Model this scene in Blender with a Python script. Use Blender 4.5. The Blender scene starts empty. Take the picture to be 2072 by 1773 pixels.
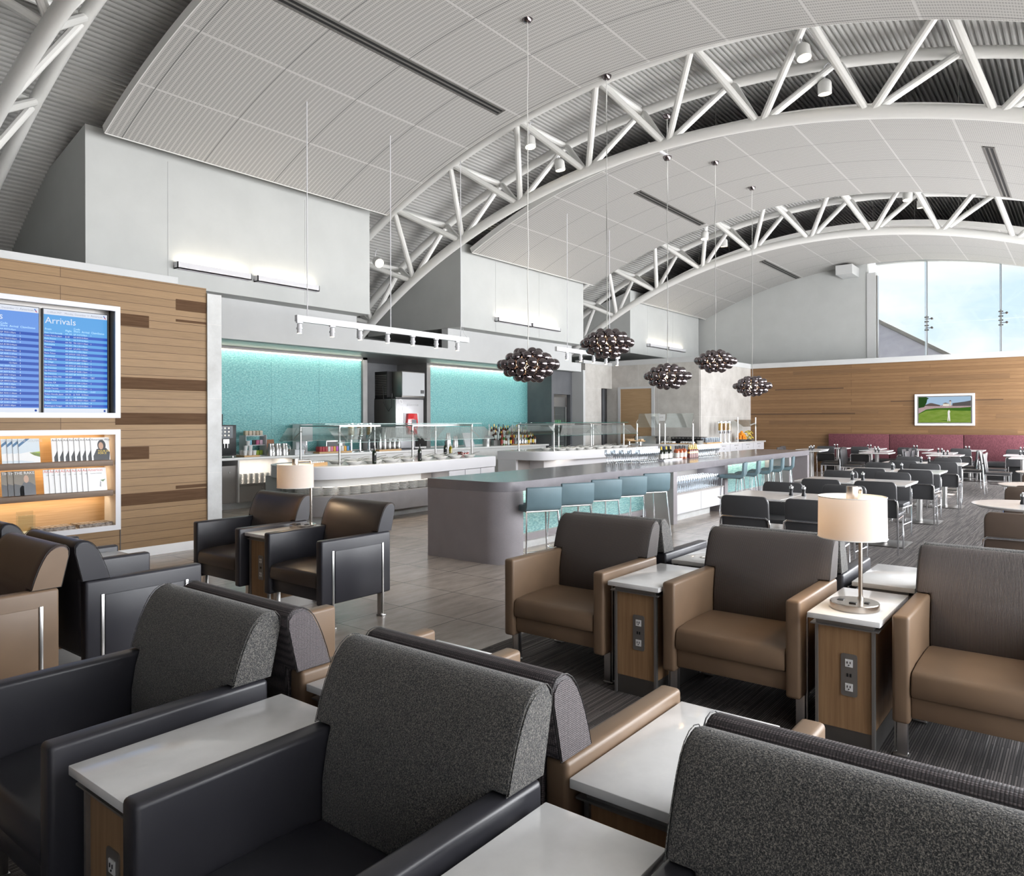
import bpy, bmesh, math, random
from mathutils import Vector, Matrix
S = bpy.context.scene
COL = S.collection
R = math.radians
rnd = random.Random(7)
# ------------------------------------------------------------------ camera
YAW, ROLL, FPX, CAMZ = R(38.1), R(0.15), 1490.0, 1.6
fw = Vector((math.cos(YAW), math.sin(YAW), 0)); r0 = Vector((math.sin(YAW), -math.cos(YAW), 0)); u0 = Vector((0, 0, 1))
rt = r0*math.cos(ROLL) - u0*math.sin(ROLL); up = u0*math.cos(ROLL) + r0*math.sin(ROLL)
cam = bpy.data.cameras.new('camera'); co = bpy.data.objects.new('camera', cam); COL.objects.link(co)
m = Matrix.Identity(4)
for i in range(3):
    m[i][0], m[i][1], m[i][2] = rt[i], up[i], -fw[i]
m[2][3] = CAMZ
co.matrix_world = m
cam.sensor_width = 36; cam.lens = FPX/2072*36; cam.shift_y = (852.5-886.5)/2072; cam.clip_end = 400; cam.clip_start = .05
S.camera = co
S.view_settings.view_transform = 'Standard'; S.view_settings.look = 'None'
S.view_settings.gamma = 1; S.view_settings.use_curve_mapping = False
S.view_settings.exposure = 0.66
cy = S.cycles
cy.max_bounces = 7; cy.diffuse_bounces = 4; cy.glossy_bounces = 3; cy.transmission_bounces = 4; cy.transparent_max_bounces = 12
cy.caustics_reflective = False; cy.caustics_refractive = False; cy.sample_clamp_indirect = 4
cy.use_adaptive_sampling = True; cy.adaptive_threshold = 0.03
cy.use_denoising = True
# ------------------------------------------------------------------ world: blue sky with thin cloud
W = bpy.data.worlds.new('sky'); S.world = W; W.use_nodes = True
nt = W.node_tree; nt.nodes.clear()
def wn(t, **k):
    n = nt.nodes.new(t)
    for a, b in k.items(): setattr(n, a, b)
    return n
tc = wn('ShaderNodeTexCoord'); mp = wn('ShaderNodeMapping'); mp.inputs['Scale'].default_value = (1.2, 1.2, 5)
mp.inputs['Rotation'].default_value = (0.25, 0.1, 0)
nz = wn('ShaderNodeTexNoise'); nz.inputs['Scale'].default_value = 2.3; nz.inputs['Detail'].default_value = 7; nz.inputs['Distortion'].default_value = .6
cr = wn('ShaderNodeValToRGB'); cr.color_ramp.elements[0].position = .36; cr.color_ramp.elements[0].color = (.5, .62, .76, 1)
cr.color_ramp.elements[1].position = .52; cr.color_ramp.elements[1].color = (.72, .74, .78, 1)
bg = wn('ShaderNodeBackground'); bg.inputs[1].default_value = 1.0; ow = wn('ShaderNodeOutputWorld')
L = nt.links.new
L(tc.outputs['Generated'], mp.inputs[0]); L(mp.outputs[0], nz.inputs['Vector']); L(nz.outputs[0], cr.inputs[0]); L(cr.outputs[0], bg.inputs[0]); L(bg.outputs[0], ow.inputs[0])
# ------------------------------------------------------------------ daylight
def area(name, loc, rot, sx, sy, power, color):
    l = bpy.data.lights.new(name, 'AREA'); l.shape = 'RECTANGLE'; l.size = sx; l.size_y = sy; l.energy = power; l.color = color
    o = bpy.data.objects.new(name, l); COL.objects.link(o); o.location = loc; o.rotation_euler = rot
    return o
# sky light entering through the glazed wall along Y = -1.9 (right of the frame)
area('daylight_side', (16.5, -2.35, 2.3), (R(78), 0, R(14)), 21, 3.6, 2000, (.95, .97, 1))
area('daylight_side_near', (4.2, -2.35, 2.2), (R(80), 0, R(8)), 4.5, 3.4, 190, (.93, .96, 1))
sn = bpy.data.lights.new('sun', 'SUN'); sn.energy = 34; sn.angle = R(.6); sn.color = (1, .95, .88)
so = bpy.data.objects.new('sun', sn); COL.objects.link(so); so.rotation_euler = Vector((-.1, .7, -.7)).to_track_quat('-Z', 'Y').to_euler()
# ------------------------------------------------------------------ mesh builder
def rot2(p, a): return (p[0]*math.cos(a)-p[1]*math.sin(a), p[0]*math.sin(a)+p[1]*math.cos(a))
class MB:
    def __init__(s): s.v = []; s.f = []; s.m = []
    def add(s, vs, fs, m=0):
        o = len(s.v); s.v += [tuple(v) for v in vs]
        for f in fs: s.f.append([i+o for i in f]); s.m.append(m)
        return s
    def box(s, x0, x1, y0, y1, z0, z1, m=0):
        v = [(x, y, z) for z in (z0, z1) for y in (y0, y1) for x in (x0, x1)]
        return s.add(v, [(0, 2, 3, 1), (4, 5, 7, 6), (0, 1, 5, 4), (2, 6, 7, 3), (0, 4, 6, 2), (1, 3, 7, 5)], m)
    def prism(s, poly, ax, a, b, m=0):
        # poly 2D points; ax = axis of extrusion: 'x' -> (y,z), 'y' -> (x,z), 'z' -> (x,y)
        n = len(poly)
        def P(p, t): return (t, p[0], p[1]) if ax == 'x' else (p[0], t, p[1]) if ax == 'y' else (p[0], p[1], t)
        v = [P(p, a) for p in poly] + [P(p, b) for p in poly]
        f = [tuple(range(n))[::-1], tuple(range(n, 2*n))] + [(i, (i+1) % n, n+(i+1) % n, n+i) for i in range(n)]
        return s.add(v, f, m)
    def tube(s, pts, r, n=8, closed=False, m=0, caps=True, r1=None):
        pts = [Vector(p) for p in pts]; N = len(pts); rings = []
        prev = None
        for i, p in enumerate(pts):
            if closed: t = (pts[(i+1) % N]-pts[i-1])
            else: t = pts[min(i+1, N-1)]-pts[max(i-1, 0)]
            t.normalize()
            if prev is None:
                a = Vector((0, 0, 1)) if abs(t.z) < .9 else Vector((1, 0, 0))
                u = t.cross(a).normalized()
            else: u = (prev - t*prev.dot(t)).normalized()
            w = t.cross(u); prev = u
            rr = r if r1 is None else r+(r1-r)*i/(N-1)
            rings.append([p+u*rr*math.cos(2*math.pi*k/n)+w*rr*math.sin(2*math.pi*k/n) for k in range(n)])
        v = [q for g in rings for q in g]; f = []
        for i in range(N if closed else N-1):
            j = (i+1) % N
            for k in range(n): f.append((i*n+k, i*n+(k+1) % n, j*n+(k+1) % n, j*n+k))
        if caps and not closed: f += [tuple(range(n))[::-1], tuple((N-1)*n+k for k in range(n))]
        return s.add(v, f, m)
    def frame(s, x0, x1, z0, z1, y0, y1, t, ax='y', m=0):
        for a, b, c, d in ((x0, x0+t, z0, z1), (x1-t, x1, z0, z1), (x0+t, x1-t, z0, z0+t), (x0+t, x1-t, z1-t, z1)):
            s.box(a, b, y0, y1, c, d, m) if ax == 'y' else s.box(y0, y1, a, b, c, d, m)
        return s
    def cyl(s, p0, p1, r, n=12, m=0, r1=None): return s.tube([p0, p1], r, n, m=m, r1=r1)
    def lathe(s, prof, c=(0, 0, 0), n=16, m=0, sx=1, sy=1):
        v = []; f = []
        for (r, z) in prof:
            for k in range(n):
                a = 2*math.pi*k/n; v.append((c[0]+r*sx*math.cos(a), c[1]+r*sy*math.sin(a), c[2]+z))
        for i in range(len(prof)-1):
            for k in range(n): f.append((i*n+k, i*n+(k+1) % n, (i+1)*n+(k+1) % n, (i+1)*n+k))
        if prof[0][0] > 1e-5: f.append(tuple(range(n))[::-1])
        if prof[-1][0] > 1e-5: f.append(tuple((len(prof)-1)*n+k for k in range(n)))
        return s.add(v, f, m)
    def sphere(s, c, r, n=12, m=0, sz=1):
        k = n//2
        return s.lathe([(max(r*math.sin(math.pi*i/k), 1e-6), -r*sz*math.cos(math.pi*i/k)) for i in range(k+1)], c, n, m)
    def build(s, name, mats, parent=None, bevel=0, seg=2, sharp=35, loc=None, kind=None):
        me = bpy.data.meshes.new(name); me.from_pydata(s.v, [], s.f)
        if not isinstance(mats, (list, tuple)): mats = [mats]
        for q in mats: me.materials.append(q)
        me.polygons.foreach_set('material_index', s.m)
        bm = bmesh.new(); bm.from_mesh(me)
        bmesh.ops.remove_doubles(bm, verts=bm.verts, dist=1e-6)
        bmesh.ops.recalc_face_normals(bm, faces=bm.faces)
        if bevel:
            ed = [e for e in bm.edges if len(e.link_faces) == 2 and e.calc_face_angle(0) > R(40)]
            bmesh.ops.bevel(bm, geom=ed, offset=bevel, segments=seg, affect='EDGES', profile=.5, clamp_overlap=True)
        bm.to_mesh(me); bm.free()
        me.polygons.foreach_set('use_smooth', [True]*len(me.polygons))
        me.set_sharp_from_angle(angle=R(sharp))
        o = bpy.data.objects.new(name, me); COL.objects.link(o)
        if parent is not None: o.parent = parent
        if loc is not None: o.location = loc
        if kind: o['kind'] = kind
        return o
def B(*a, **k): return MB().box(*a, **k)
def tag(o, label, cat, group=None, kind=None):
    o['label'] = label; o['category'] = cat
    if group: o['group'] = group
    if kind: o['kind'] = kind
    return o
def thing(name, label, cat, loc=(0, 0, 0), rz=0, group=None):
    o = bpy.data.objects.new(name, None); COL.objects.link(o); o.location = loc; o.rotation_euler = (0, 0, rz)
    o.empty_display_size = .1
    return tag(o, label, cat, group)
KIDS = {}
def dup(root, loc=None, rz=None, label=None, group=None, parent=None):
    c = root.copy(); COL.objects.link(c)
    if parent is not None: c.parent = parent
    if loc is not None: c.location = loc
    if rz is not None: c.rotation_euler = (0, 0, rz)
    if label: c['label'] = label
    if group: c['group'] = group
    for ch in list(root.children): dup(ch, parent=c)
    return c
class Proto:
    """first placement moves the built thing itself, later ones copy it"""
    def __init__(s, root): s.r = root; s.used = False
    def put(s, loc, rz=0, label=None, group=None, scale=None):
        if not s.used:
            o = s.r; s.used = True; o.location = loc; o.rotation_euler = (0, 0, rz)
            if label: o['label'] = label
            if group: o['group'] = group
        else: o = dup(s.r, loc, rz, label, group)
        if scale: o.scale = scale
        return o
def arc(c, r, a0, a1, n):
    return [(c[0]+r*math.cos(R(a0+(a1-a0)*i/n)), c[1]+r*math.sin(R(a0+(a1-a0)*i/n))) for i in range(n+1)]
ORD = ['first', 'second', 'third', 'fourth', 'fifth', 'sixth', 'seventh', 'eighth', 'ninth', 'tenth', 'eleventh', 'twelfth', 'thirteenth', 'fourteenth', 'fifteenth', 'sixteenth', 'seventeenth', 'eighteenth', 'nineteenth', 'twentieth', 'twenty-first', 'twenty-second', 'twenty-third', 'twenty-fourth']
# ------------------------------------------------------------------ materials
class MT:
    def __init__(s, name):
        s.m = bpy.data.materials.new(name); s.m.use_nodes = True; s.t = s.m.node_tree
        s.p = s.t.nodes['Principled BSDF']; s.tc = None
    def n(s, t, **k):
        x = s.t.nodes.new(t)
        for a, b in k.items():
            if a.startswith('i_'): x.inputs[a[2:].replace('_', ' ')].default_value = b
            else: setattr(x, a, b)
        return x
    def l(s, a, b): s.t.links.new(a, b)
    def coord(s, scale=(1, 1, 1), rot=(0, 0, 0), kind='Object', loc=(0, 0, 0)):
        if not s.tc: s.tc = s.n('ShaderNodeTexCoord')
        mp = s.n('ShaderNodeMapping'); mp.inputs['Scale'].default_value = scale; mp.inputs['Rotation'].default_value = rot; mp.inputs['Location'].default_value = loc
        s.l(s.tc.outputs[kind], mp.inputs[0]); return mp.outputs[0]
    def ramp(s, fac, stops, interp='LINEAR'):
        r = s.n('ShaderNodeValToRGB'); e = r.color_ramp.elements; r.color_ramp.interpolation = interp
        while len(e) < len(stops): e.new(.5)
        for i, (p, c) in enumerate(stops): e[i].position = p; e[i].color = (*c, 1) if len(c) == 3 else c
        s.l(fac, r.inputs[0]); return r.outputs[0]
    def noise(s, vec, scale, detail=3, rough=.5):
        n = s.n('ShaderNodeTexNoise'); n.inputs['Scale'].default_value = scale; n.inputs['Detail'].default_value = detail; n.inputs['Roughness'].default_value = rough
        s.l(vec, n.inputs['Vector']); return n.outputs[0]
    def bump(s, h, strength=.3, dist=.002):
        b = s.n('ShaderNodeBump'); b.inputs['Strength'].default_value = strength; b.inputs['Distance'].default_value = dist
        s.l(h, b.inputs['Height']); s.l(b.outputs[0], s.p.inputs['Normal']); return b
    def mix(s, fac, a, b, mode='MIX'):
        x = s.n('ShaderNodeMix', data_type='RGBA', blend_type=mode)
        for v, i in ((fac, 0), (a, 6), (b, 7)):
            if isinstance(v, (int, float)): x.inputs[i].default_value = v
            elif isinstance(v, tuple): x.inputs[i].default_value = (*v, 1)
            else: s.l(v, x.inputs[i])
        return x.outputs[2]
    def math(s, op, a, b=None):
        x = s.n('ShaderNodeMath', operation=op)
        for v, i in ((a, 0), (b, 1)):
            if v is None: continue
            if isinstance(v, (int, float)): x.inputs[i].default_value = v
            else: s.l(v, x.inputs[i])
        return x.outputs[0]
def simple(name, col, rough=.5, metal=0, spec=.5, emit=None, es=1, trans=0, ior=1.45, coat=0, alpha=1):
    t = MT(name); p = t.p
    p.inputs['Base Color'].default_value = (*col, 1); p.inputs['Roughness'].default_value = rough; p.inputs['Metallic'].default_value = metal
    p.inputs['Specular IOR Level'].default_value = spec
    if emit: p.inputs['Emission Color'].default_value = (*emit, 1); p.inputs['Emission Strength'].default_value = es
    if trans: p.inputs['Transmission Weight'].default_value = trans; p.inputs['IOR'].default_value = ior
    if coat: p.inputs['Coat Weight'].default_value = coat; p.inputs['Coat Roughness'].default_value = .08
    return t.m
def noisy(name, c1, c2, scale=3, rough=.5, bump=0, bscale=60, metal=0, stretch=(1, 1, 1), spec=.5, bdist=.002):
    t = MT(name); v = t.coord(stretch)
    f = t.noise(v, scale, 4, .6); c = t.ramp(f, [(.35, c1), (.65, c2)]); t.l(c, t.p.inputs['Base Color'])
    t.p.inputs['Roughness'].default_value = rough; t.p.inputs['Metallic'].default_value = metal; t.p.inputs['Specular IOR Level'].default_value = spec
    if bump:
        h = t.noise(t.coord(), bscale, 3); t.bump(h, bump, bdist)
    return t.m
def leather(name, c, rough=.42):
    t = MT(name); v = t.coord(); n1 = t.noise(v, 4, 2)
    d = tuple(x*.82 for x in c); t.l(t.ramp(n1, [(.3, d), (.7, c)]), t.p.inputs['Base Color'])
    vo = t.n('ShaderNodeTexVoronoi', feature='DISTANCE_TO_EDGE'); vo.inputs['Scale'].default_value = 320; t.l(v, vo.inputs['Vector'])
    t.p.inputs['Roughness'].default_value = rough; t.p.inputs['Specular IOR Level'].default_value = .45; t.bump(vo.outputs[0], .12, .001); return t.m
def glassmat(name, tint=(.9, .97, .96), base=.06, rough=.02, edge=.75):
    """thin clear glass: see-through, reflecting at grazing angles"""
    m = bpy.data.materials.new(name); m.use_nodes = True; t = m.node_tree; t.nodes.clear()
    N = t.nodes.new; o = N('ShaderNodeOutputMaterial'); tr = N('ShaderNodeBsdfTransparent'); tr.inputs[0].default_value = (*tint, 1)
    gl = N('ShaderNodeBsdfGlossy'); gl.inputs['Roughness'].default_value = rough; gl.inputs[0].default_value = (.95, .98, 1, 1)
    lw = N('ShaderNodeLayerWeight'); lw.inputs[0].default_value = .35; mr = N('ShaderNodeMapRange'); mr.inputs[3].default_value = base; mr.inputs[4].default_value = edge
    mx = N('ShaderNodeMixShader'); t.links.new(lw.outputs['Facing'], mr.inputs[0]); t.links.new(mr.outputs[0], mx.inputs[0])
    t.links.new(tr.outputs[0], mx.inputs[1]); t.links.new(gl.outputs[0], mx.inputs[2]); t.links.new(mx.outputs[0], o.inputs[0]); return m
def planks(name, c1, c2, c3, w=2.6, h=.094, axis='x', grout=(.09, .045, .02), off=0):
    t = MT(name); v = t.coord(rot=(R(90), 0, 0) if axis == 'x' else (R(90), 0, R(90)) if False else (0, 0, 0))
    if not t.tc: pass
    sep = t.n('ShaderNodeSeparateXYZ'); t.l(t.tc.outputs['Object'], sep.inputs[0]); cb = t.n('ShaderNodeCombineXYZ')
    t.l(sep.outputs[0 if axis == 'x' else 1], cb.inputs[0]); t.l(sep.outputs[2], cb.inputs[1])
    br = t.n('ShaderNodeTexBrick'); t.l(cb.outputs[0], br.inputs['Vector']); br.offset = .37; br.offset_frequency = 3; br.squash = 1
    for k, x in dict(Scale=1, Brick_Width=w, Row_Height=h, Mortar_Size=.0028, Mortar_Smooth=.2, Bias=-.2).items(): br.inputs[k.replace('_', ' ')].default_value = x
    br.inputs['Color1'].default_value = (*c1, 1); br.inputs['Color2'].default_value = (*c2, 1); br.inputs['Mortar'].default_value = (*grout, 1)
    mp = t.n('ShaderNodeMapping'); mp.inputs['Scale'].default_value = (1.5, 60, 1); t.l(cb.outputs[0], mp.inputs[0])
    g = t.noise(mp.outputs[0], 2.2, 5, .65); gr = t.ramp(g, [(.25, (.72, .7, .68)), (.7, (1.12, 1.1, 1.08))])
    t.l(t.mix(1, br.outputs[0], gr, 'MULTIPLY'), t.p.inputs['Base Color'])
    t.p.inputs['Roughness'].default_value = .5; t.p.inputs['Specular IOR Level'].default_value = .35
    t.bump(br.outputs['Fac'], .5, -.004); return t.m
def wood(name, c1, c2, ax=0, rough=.45, sc=1):
    t = MT(name); st = [2*sc, 2*sc, 2*sc]; 
    for i in range(3):
        if i != ax: st[i] = 45*sc
    v = t.coord(tuple(st)); g = t.noise(v, 1.2, 5, .6); t.l(t.ramp(g, [(.3, c1), (.7, c2)]), t.p.inputs['Base Color'])
    t.p.inputs['Roughness'].default_value = rough; t.p.inputs['Specular IOR Level'].default_value = .35; return t.m

M = {}
M['brown'] = leather('brown_leather', (.215, .142, .09))
M['charcoal'] = leather('charcoal_leather', (.034, .034, .042), .36)
M['espresso'] = leather('dark_brown_leather', (.062, .046, .038), .4)
M['mocha'] = leather('mocha_leather', (.085, .06, .055), .4)
M['din'] = leather('dining_leather', (.062, .062, .066), .38)
M['dinbrown'] = leather('dining_brown_leather', (.095, .068, .052), .4)
M['blue'] = leather('blue_grey_leather', (.125, .195, .225), .45)
M['piping'] = simple('piping', (.02, .018, .018), .5)
def fabric(name, kind):
    t = MT(name); v = t.coord()
    if kind == 'tweed':
        a = t.noise(v, 420, 2); b = t.noise(v, 210, 2)
        c = t.ramp(t.math('ADD', t.math('MULTIPLY', a, .6), t.math('MULTIPLY', b, .4)), [(.38, (.018, .02, .023)), (.5, (.07, .07, .07)), (.62, (.25, .235, .21))]); t.l(c, t.p.inputs['Base Color'])
        t.bump(t.noise(v, 240, 3), .9, .006); t.p.inputs['Roughness'].default_value = .95
        t.p.inputs['Sheen Weight'].default_value = .25
    elif kind == 'dots':
        vo = t.n('ShaderNodeTexVoronoi'); vo.inputs['Scale'].default_value = 150; vo.inputs['Randomness'].default_value = .12; t.l(t.coord((1, 1, 1.25)), vo.inputs['Vector'])
        t.l(t.ramp(vo.outputs[0], [(.2, (.15, .125, .13)), (.55, (.03, .026, .03))]), t.p.inputs['Base Color']); t.bump(vo.outputs[0], .6, -.004); t.p.inputs['Roughness'].default_value = .6
    else:
        wv = t.n('ShaderNodeTexWave', wave_type='BANDS', bands_direction='Y'); wv.inputs['Scale'].default_value = 52; t.l(v, wv.inputs['Vector'])
        w2 = t.n('ShaderNodeTexWave', wave_type='BANDS', bands_direction='Z'); w2.inputs['Scale'].default_value = 45; t.l(v, w2.inputs['Vector'])
        mm = t.math('ADD', t.math('MULTIPLY', wv.outputs[0], .75), t.math('MULTIPLY', w2.outputs[0], .25))
        t.l(t.ramp(mm, [(.3, (.045, .037, .035)), (.85, (.13, .108, .1))]), t.p.inputs['Base Color']); t.bump(mm, .5, .003); t.p.inputs['Roughness'].default_value = .62
    return t.m
M['tweed'] = fabric('grey_tweed', 'tweed'); M['dots'] = fabric('dotted_weave', 'dots'); M['rib'] = fabric('ribbed_weave', 'rib')
def banq():
    t = MT('burgundy_fabric'); f = t.noise(t.coord((1, 40, 9)), 3, 4, .7)
    t.l(t.ramp(f, [(.35, (.075, .018, .026)), (.62, (.19, .06, .075))]), t.p.inputs['Base Color']); t.p.inputs['Roughness'].default_value = .9; return t.m
M['burgundy'] = banq()
M['steel'] = simple('brushed_steel', (.55, .54, .53), .28, 1)
M['nickel'] = simple('satin_nickel', (.6, .55, .5), .25, 1)
M['chrome'] = simple('polished_chrome', (.75, .76, .78), .12, 1)
M['dsteel'] = simple('dark_steel', (.2, .19, .18), .38, .9)
M['gun'] = simple('gunmetal', (.3, .29, .28), .42, .8)
M['black'] = simple('black_plastic', (.012, .012, .014), .35)
M['black_matte'] = simple('matte_black', (.015, .015, .016), .7)
M['white'] = simple('white_lacquer', (.64, .64, .67), .38)
M['whitep'] = simple('white_plastic', (.82, .82, .82), .4)
M['china'] = simple('white_china', (.82, .81, .79), .18)
M['wall'] = noisy('pale_wall_paint', (.49, .505, .5), (.52, .535, .53), 1.5, .8, spec=.2)
M['wallw'] = noisy('white_wall_paint', (.54, .55, .555), (.57, .58, .585), 1.5, .75, spec=.2)
M['steelpaint'] = simple('white_steel_paint', (.72, .72, .705), .42)
M['quartz'] = noisy('white_quartz', (.8, .8, .8), (.86, .86, .86), 9, .12, spec=.6)
M['quartzw'] = noisy('warm_white_quartz', (.74, .73, .72), (.78, .77, .76), 9, .2, spec=.5)
def speck(name, c, d, rough, sc=420):
    t = MT(name); f = t.noise(t.coord(), sc, 1); g = t.noise(t.coord(), 6, 3)
    a = t.ramp(f, [(.33, d), (.4, c), (.64, c), (.72, tuple(min(1, x*1.5) for x in c))]); t.l(t.mix(.25, a, t.ramp(g, [(.3, tuple(x*.8 for x in c)), (.7, tuple(x*1.15 for x in c))])), t.p.inputs['Base Color'])
    t.p.inputs['Roughness'].default_value = rough; return t.m
M['barstone'] = speck('grey_engineered_stone', (.2, .19, .205), (.08, .075, .085), .2)
M['barside'] = speck('grey_stone_side', (.27, .25, .265), (.13, .12, .13), .38)
M['oak'] = wood('oak_veneer_vertical', (.27, .155, .078), (.38, .235, .125), ax=2)
M['oakh'] = wood('oak_veneer_horizontal', (.4, .23, .095), (.5, .31, .145), ax=0)
M['oakdoor'] = wood('oak_door_veneer', (.33, .21, .11), (.42, .28, .155), ax=1)
M['bamboo'] = wood('bamboo', (.5, .3, .13), (.62, .4, .2), ax=0)
M['walnut'] = wood('shelf_walnut', (.15, .1, .068), (.22, .15, .105), ax=0)
M['plankL'] = planks('oak_plank_cladding', (.265, .165, .078), (.33, .21, .102), None, axis='x', w=3.3)
M['plankB'] = planks('oak_plank_cladding_far', (.2, .115, .055), (.255, .15, .075), None, axis='y', w=5.7)
M['dplank'] = wood('dark_oak_plank', (.08, .043, .022), (.12, .068, .037), ax=0, rough=.7)
M['dplank'].node_tree.nodes['Principled BSDF'].inputs['Specular IOR Level'].default_value = .12
M['dplankB'] = wood('dark_oak_plank_far', (.08, .045, .025), (.11, .063, .035), ax=1)
M['mplankB'] = wood('mid_oak_plank_far', (.15, .085, .042), (.19, .11, .055), ax=1)
M['greycab'] = simple('taupe_laminate', (.35, .325, .31), .4)
M['greyframe'] = noisy('grey_surround', (.2, .195, .19), (.23, .225, .22), 3, .35)
M['dgrey'] = noisy('dark_grey_laminate', (.1, .105, .115), (.12, .125, .135), 3, .45)
M['buffetgrey'] = speck('buffet_grey_stone', (.3, .29, .3), (.2, .19, .2), .35)
M['whiteS'] = simple('white_solid_surface', (.68, .68, .71), .3)
M['shade'] = None
def stone(name, c1, c2, sx, sz, axis):
    t = MT(name); t.coord(); sep = t.n('ShaderNodeSeparateXYZ'); t.l(t.tc.outputs['Object'], sep.inputs[0]); cb = t.n('ShaderNodeCombineXYZ')
    t.l(sep.outputs[axis], cb.inputs[0]); t.l(sep.outputs[2], cb.inputs[1])
    br = t.n('ShaderNodeTexBrick'); t.l(cb.outputs[0], br.inputs['Vector']); br.offset = .5
    for k, x in dict(Scale=1, Brick_Width=sx, Row_Height=sz, Mortar_Size=.003, Mortar_Smooth=.1, Bias=0).items(): br.inputs[k.replace('_', ' ')].default_value = x
    br.inputs['Color1'].default_value = (*c1, 1); br.inputs['Color2'].default_value = (*c2, 1); br.inputs['Mortar'].default_value = (.62, .61, .6, 1)
    f = t.noise(t.tc.outputs['Object'], 2.3, 6, .65); t.l(t.mix(1, br.outputs[0], t.ramp(f, [(.3, (.82, .81, .8)), (.68, (1.1, 1.1, 1.1))]), 'MULTIPLY'), t.p.inputs['Base Color'])
    t.p.inputs['Roughness'].default_value = .55; return t.m
M['stoneX'] = stone('limestone_cladding', (.5, .48, .455), (.53, .51, .48), 1.35, .86, 1)
M['stoneY'] = stone('limestone_cladding_side', (.5, .485, .465), (.53, .515, .49), 1.35, .86, 0)
M['pier'] = stone('pier_stone', (.54, .55, .55), (.56, .57, .57), 3, .95, 1)
def tiles():
    t = MT('taupe_porcelain_floor'); v = t.coord(loc=(-.402, -.012, 0))
    br = t.n('ShaderNodeTexBrick'); t.l(v, br.inputs['Vector']); br.offset = 0
    for k, x in dict(Scale=1, Brick_Width=.669, Row_Height=.669, Mortar_Size=.006, Mortar_Smooth=.2, Bias=0).items(): br.inputs[k.replace('_', ' ')].default_value = x
    br.inputs['Color1'].default_value = (.35, .3, .265, 1); br.inputs['Color2'].default_value = (.42, .365, .325, 1); br.inputs['Mortar'].default_value = (.17, .145, .13, 1)
    f = t.noise(t.coord((1, 3.5, 1), rot=(0, 0, .3)), 2.6, 7, .68)
    t.l(t.mix(1, br.outputs[0], t.ramp(f, [(.2, (.66, .66, .66)), (.85, (1.38, 1.37, 1.35))]), 'MULTIPLY'), t.p.inputs['Base Color'])
    t.p.inputs['Roughness'].default_value = .24; t.bump(br.outputs['Fac'], .25, -.002); return t.m
M['tile'] = tiles()
def carpet():
    t = MT('striped_loop_carpet'); br = t.n('ShaderNodeTexBrick'); t.l(t.coord(), br.inputs['Vector']); br.offset = .37; br.offset_frequency = 2
    for k, x in dict(Scale=1, Brick_Width=.5, Row_Height=.011, Mortar_Size=.0022, Mortar_Smooth=.3, Bias=.1).items(): br.inputs[k.replace('_', ' ')].default_value = x
    br.inputs['Color1'].default_value = (.04, .036, .036, 1); br.inputs['Color2'].default_value = (.19, .165, .158, 1); br.inputs['Mortar'].default_value = (.02, .018, .018, 1)
    s = t.noise(t.coord((.35, 40, 1)), 2.2, 2, .8); k = t.ramp(s, [(.62, (0, 0, 0)), (.7, (1, 1, 1))])
    n = t.noise(t.coord(), 300, 2); c = t.mix(k, br.outputs[0], (.34, .32, .31))
    t.l(t.mix(1, c, t.ramp(n, [(.3, (.6,)*3), (.7, (1.35,)*3)]), 'MULTIPLY'), t.p.inputs['Base Color']); t.p.inputs['Roughness'].default_value = .95
    t.bump(t.noise(t.coord(), 260, 2), .6, .004); return t.m
M['carpet'] = carpet()
def cloudmat():
    # perforated metal ceiling panel: plain ribs and slotted bands, panel joints (UV in metres: u along the hall, v along the arch)
    t = MT('perforated_ceiling_panel'); t.coord(); uv = t.tc.outputs['UV']; sep = t.n('ShaderNodeSeparateXYZ'); t.l(uv, sep.inputs[0])
    u, w = sep.outputs[0], sep.outputs[1]
    fu = t.math('FRACT', t.math('DIVIDE', u, .075)); band = t.math('GREATER_THAN', fu, .36)
    fv = t.math('FRACT', t.math('DIVIDE', w, .03)); slot = t.math('GREATER_THAN', fv, .3); hole = t.math('MULTIPLY', band, slot)
    fu2 = t.math('FRACT', t.math('MULTIPLY', t.math('SUBTRACT', fu, .36), 3/.64)); hole = t.math('MULTIPLY', hole, t.math('GREATER_THAN', fu2, .4))
    def joint(x, p, wd):
        f = t.math('FRACT', t.math('DIVIDE', x, p)); return t.math('LESS_THAN', f, wd/p)
    ju = joint(u, 1.25, .012); jv = joint(w, 1.22, .035)
    c = t.mix(hole, (.46, .452, .44), (.2, .2, .195)); c = t.mix(jv, c, (.52, .515, .505)); c = t.mix(ju, c, (.12, .12, .12))
    t.l(c, t.p.inputs['Base Color']); t.p.inputs['Roughness'].default_value = .6; return t.m
M['cloud'] = cloudmat()
M['deck'] = noisy('galvanised_roof_deck', (.44, .44, .43), (.5, .5, .49), 1.2, .45, spec=.4)
M['tint'] = glassmat('clear_glass', (.95, .985, .98), .04)
M['winglass'] = glassmat('window_glass', (.96, .98, .98), .02, .01, .35)
M['wine'] = glassmat('stemware_glass', (.74, .78, .82), .38, .16, 1.0)
M['edgeglass'] = simple('green_glass_edge', (.03, .12, .1), .1)
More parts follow.
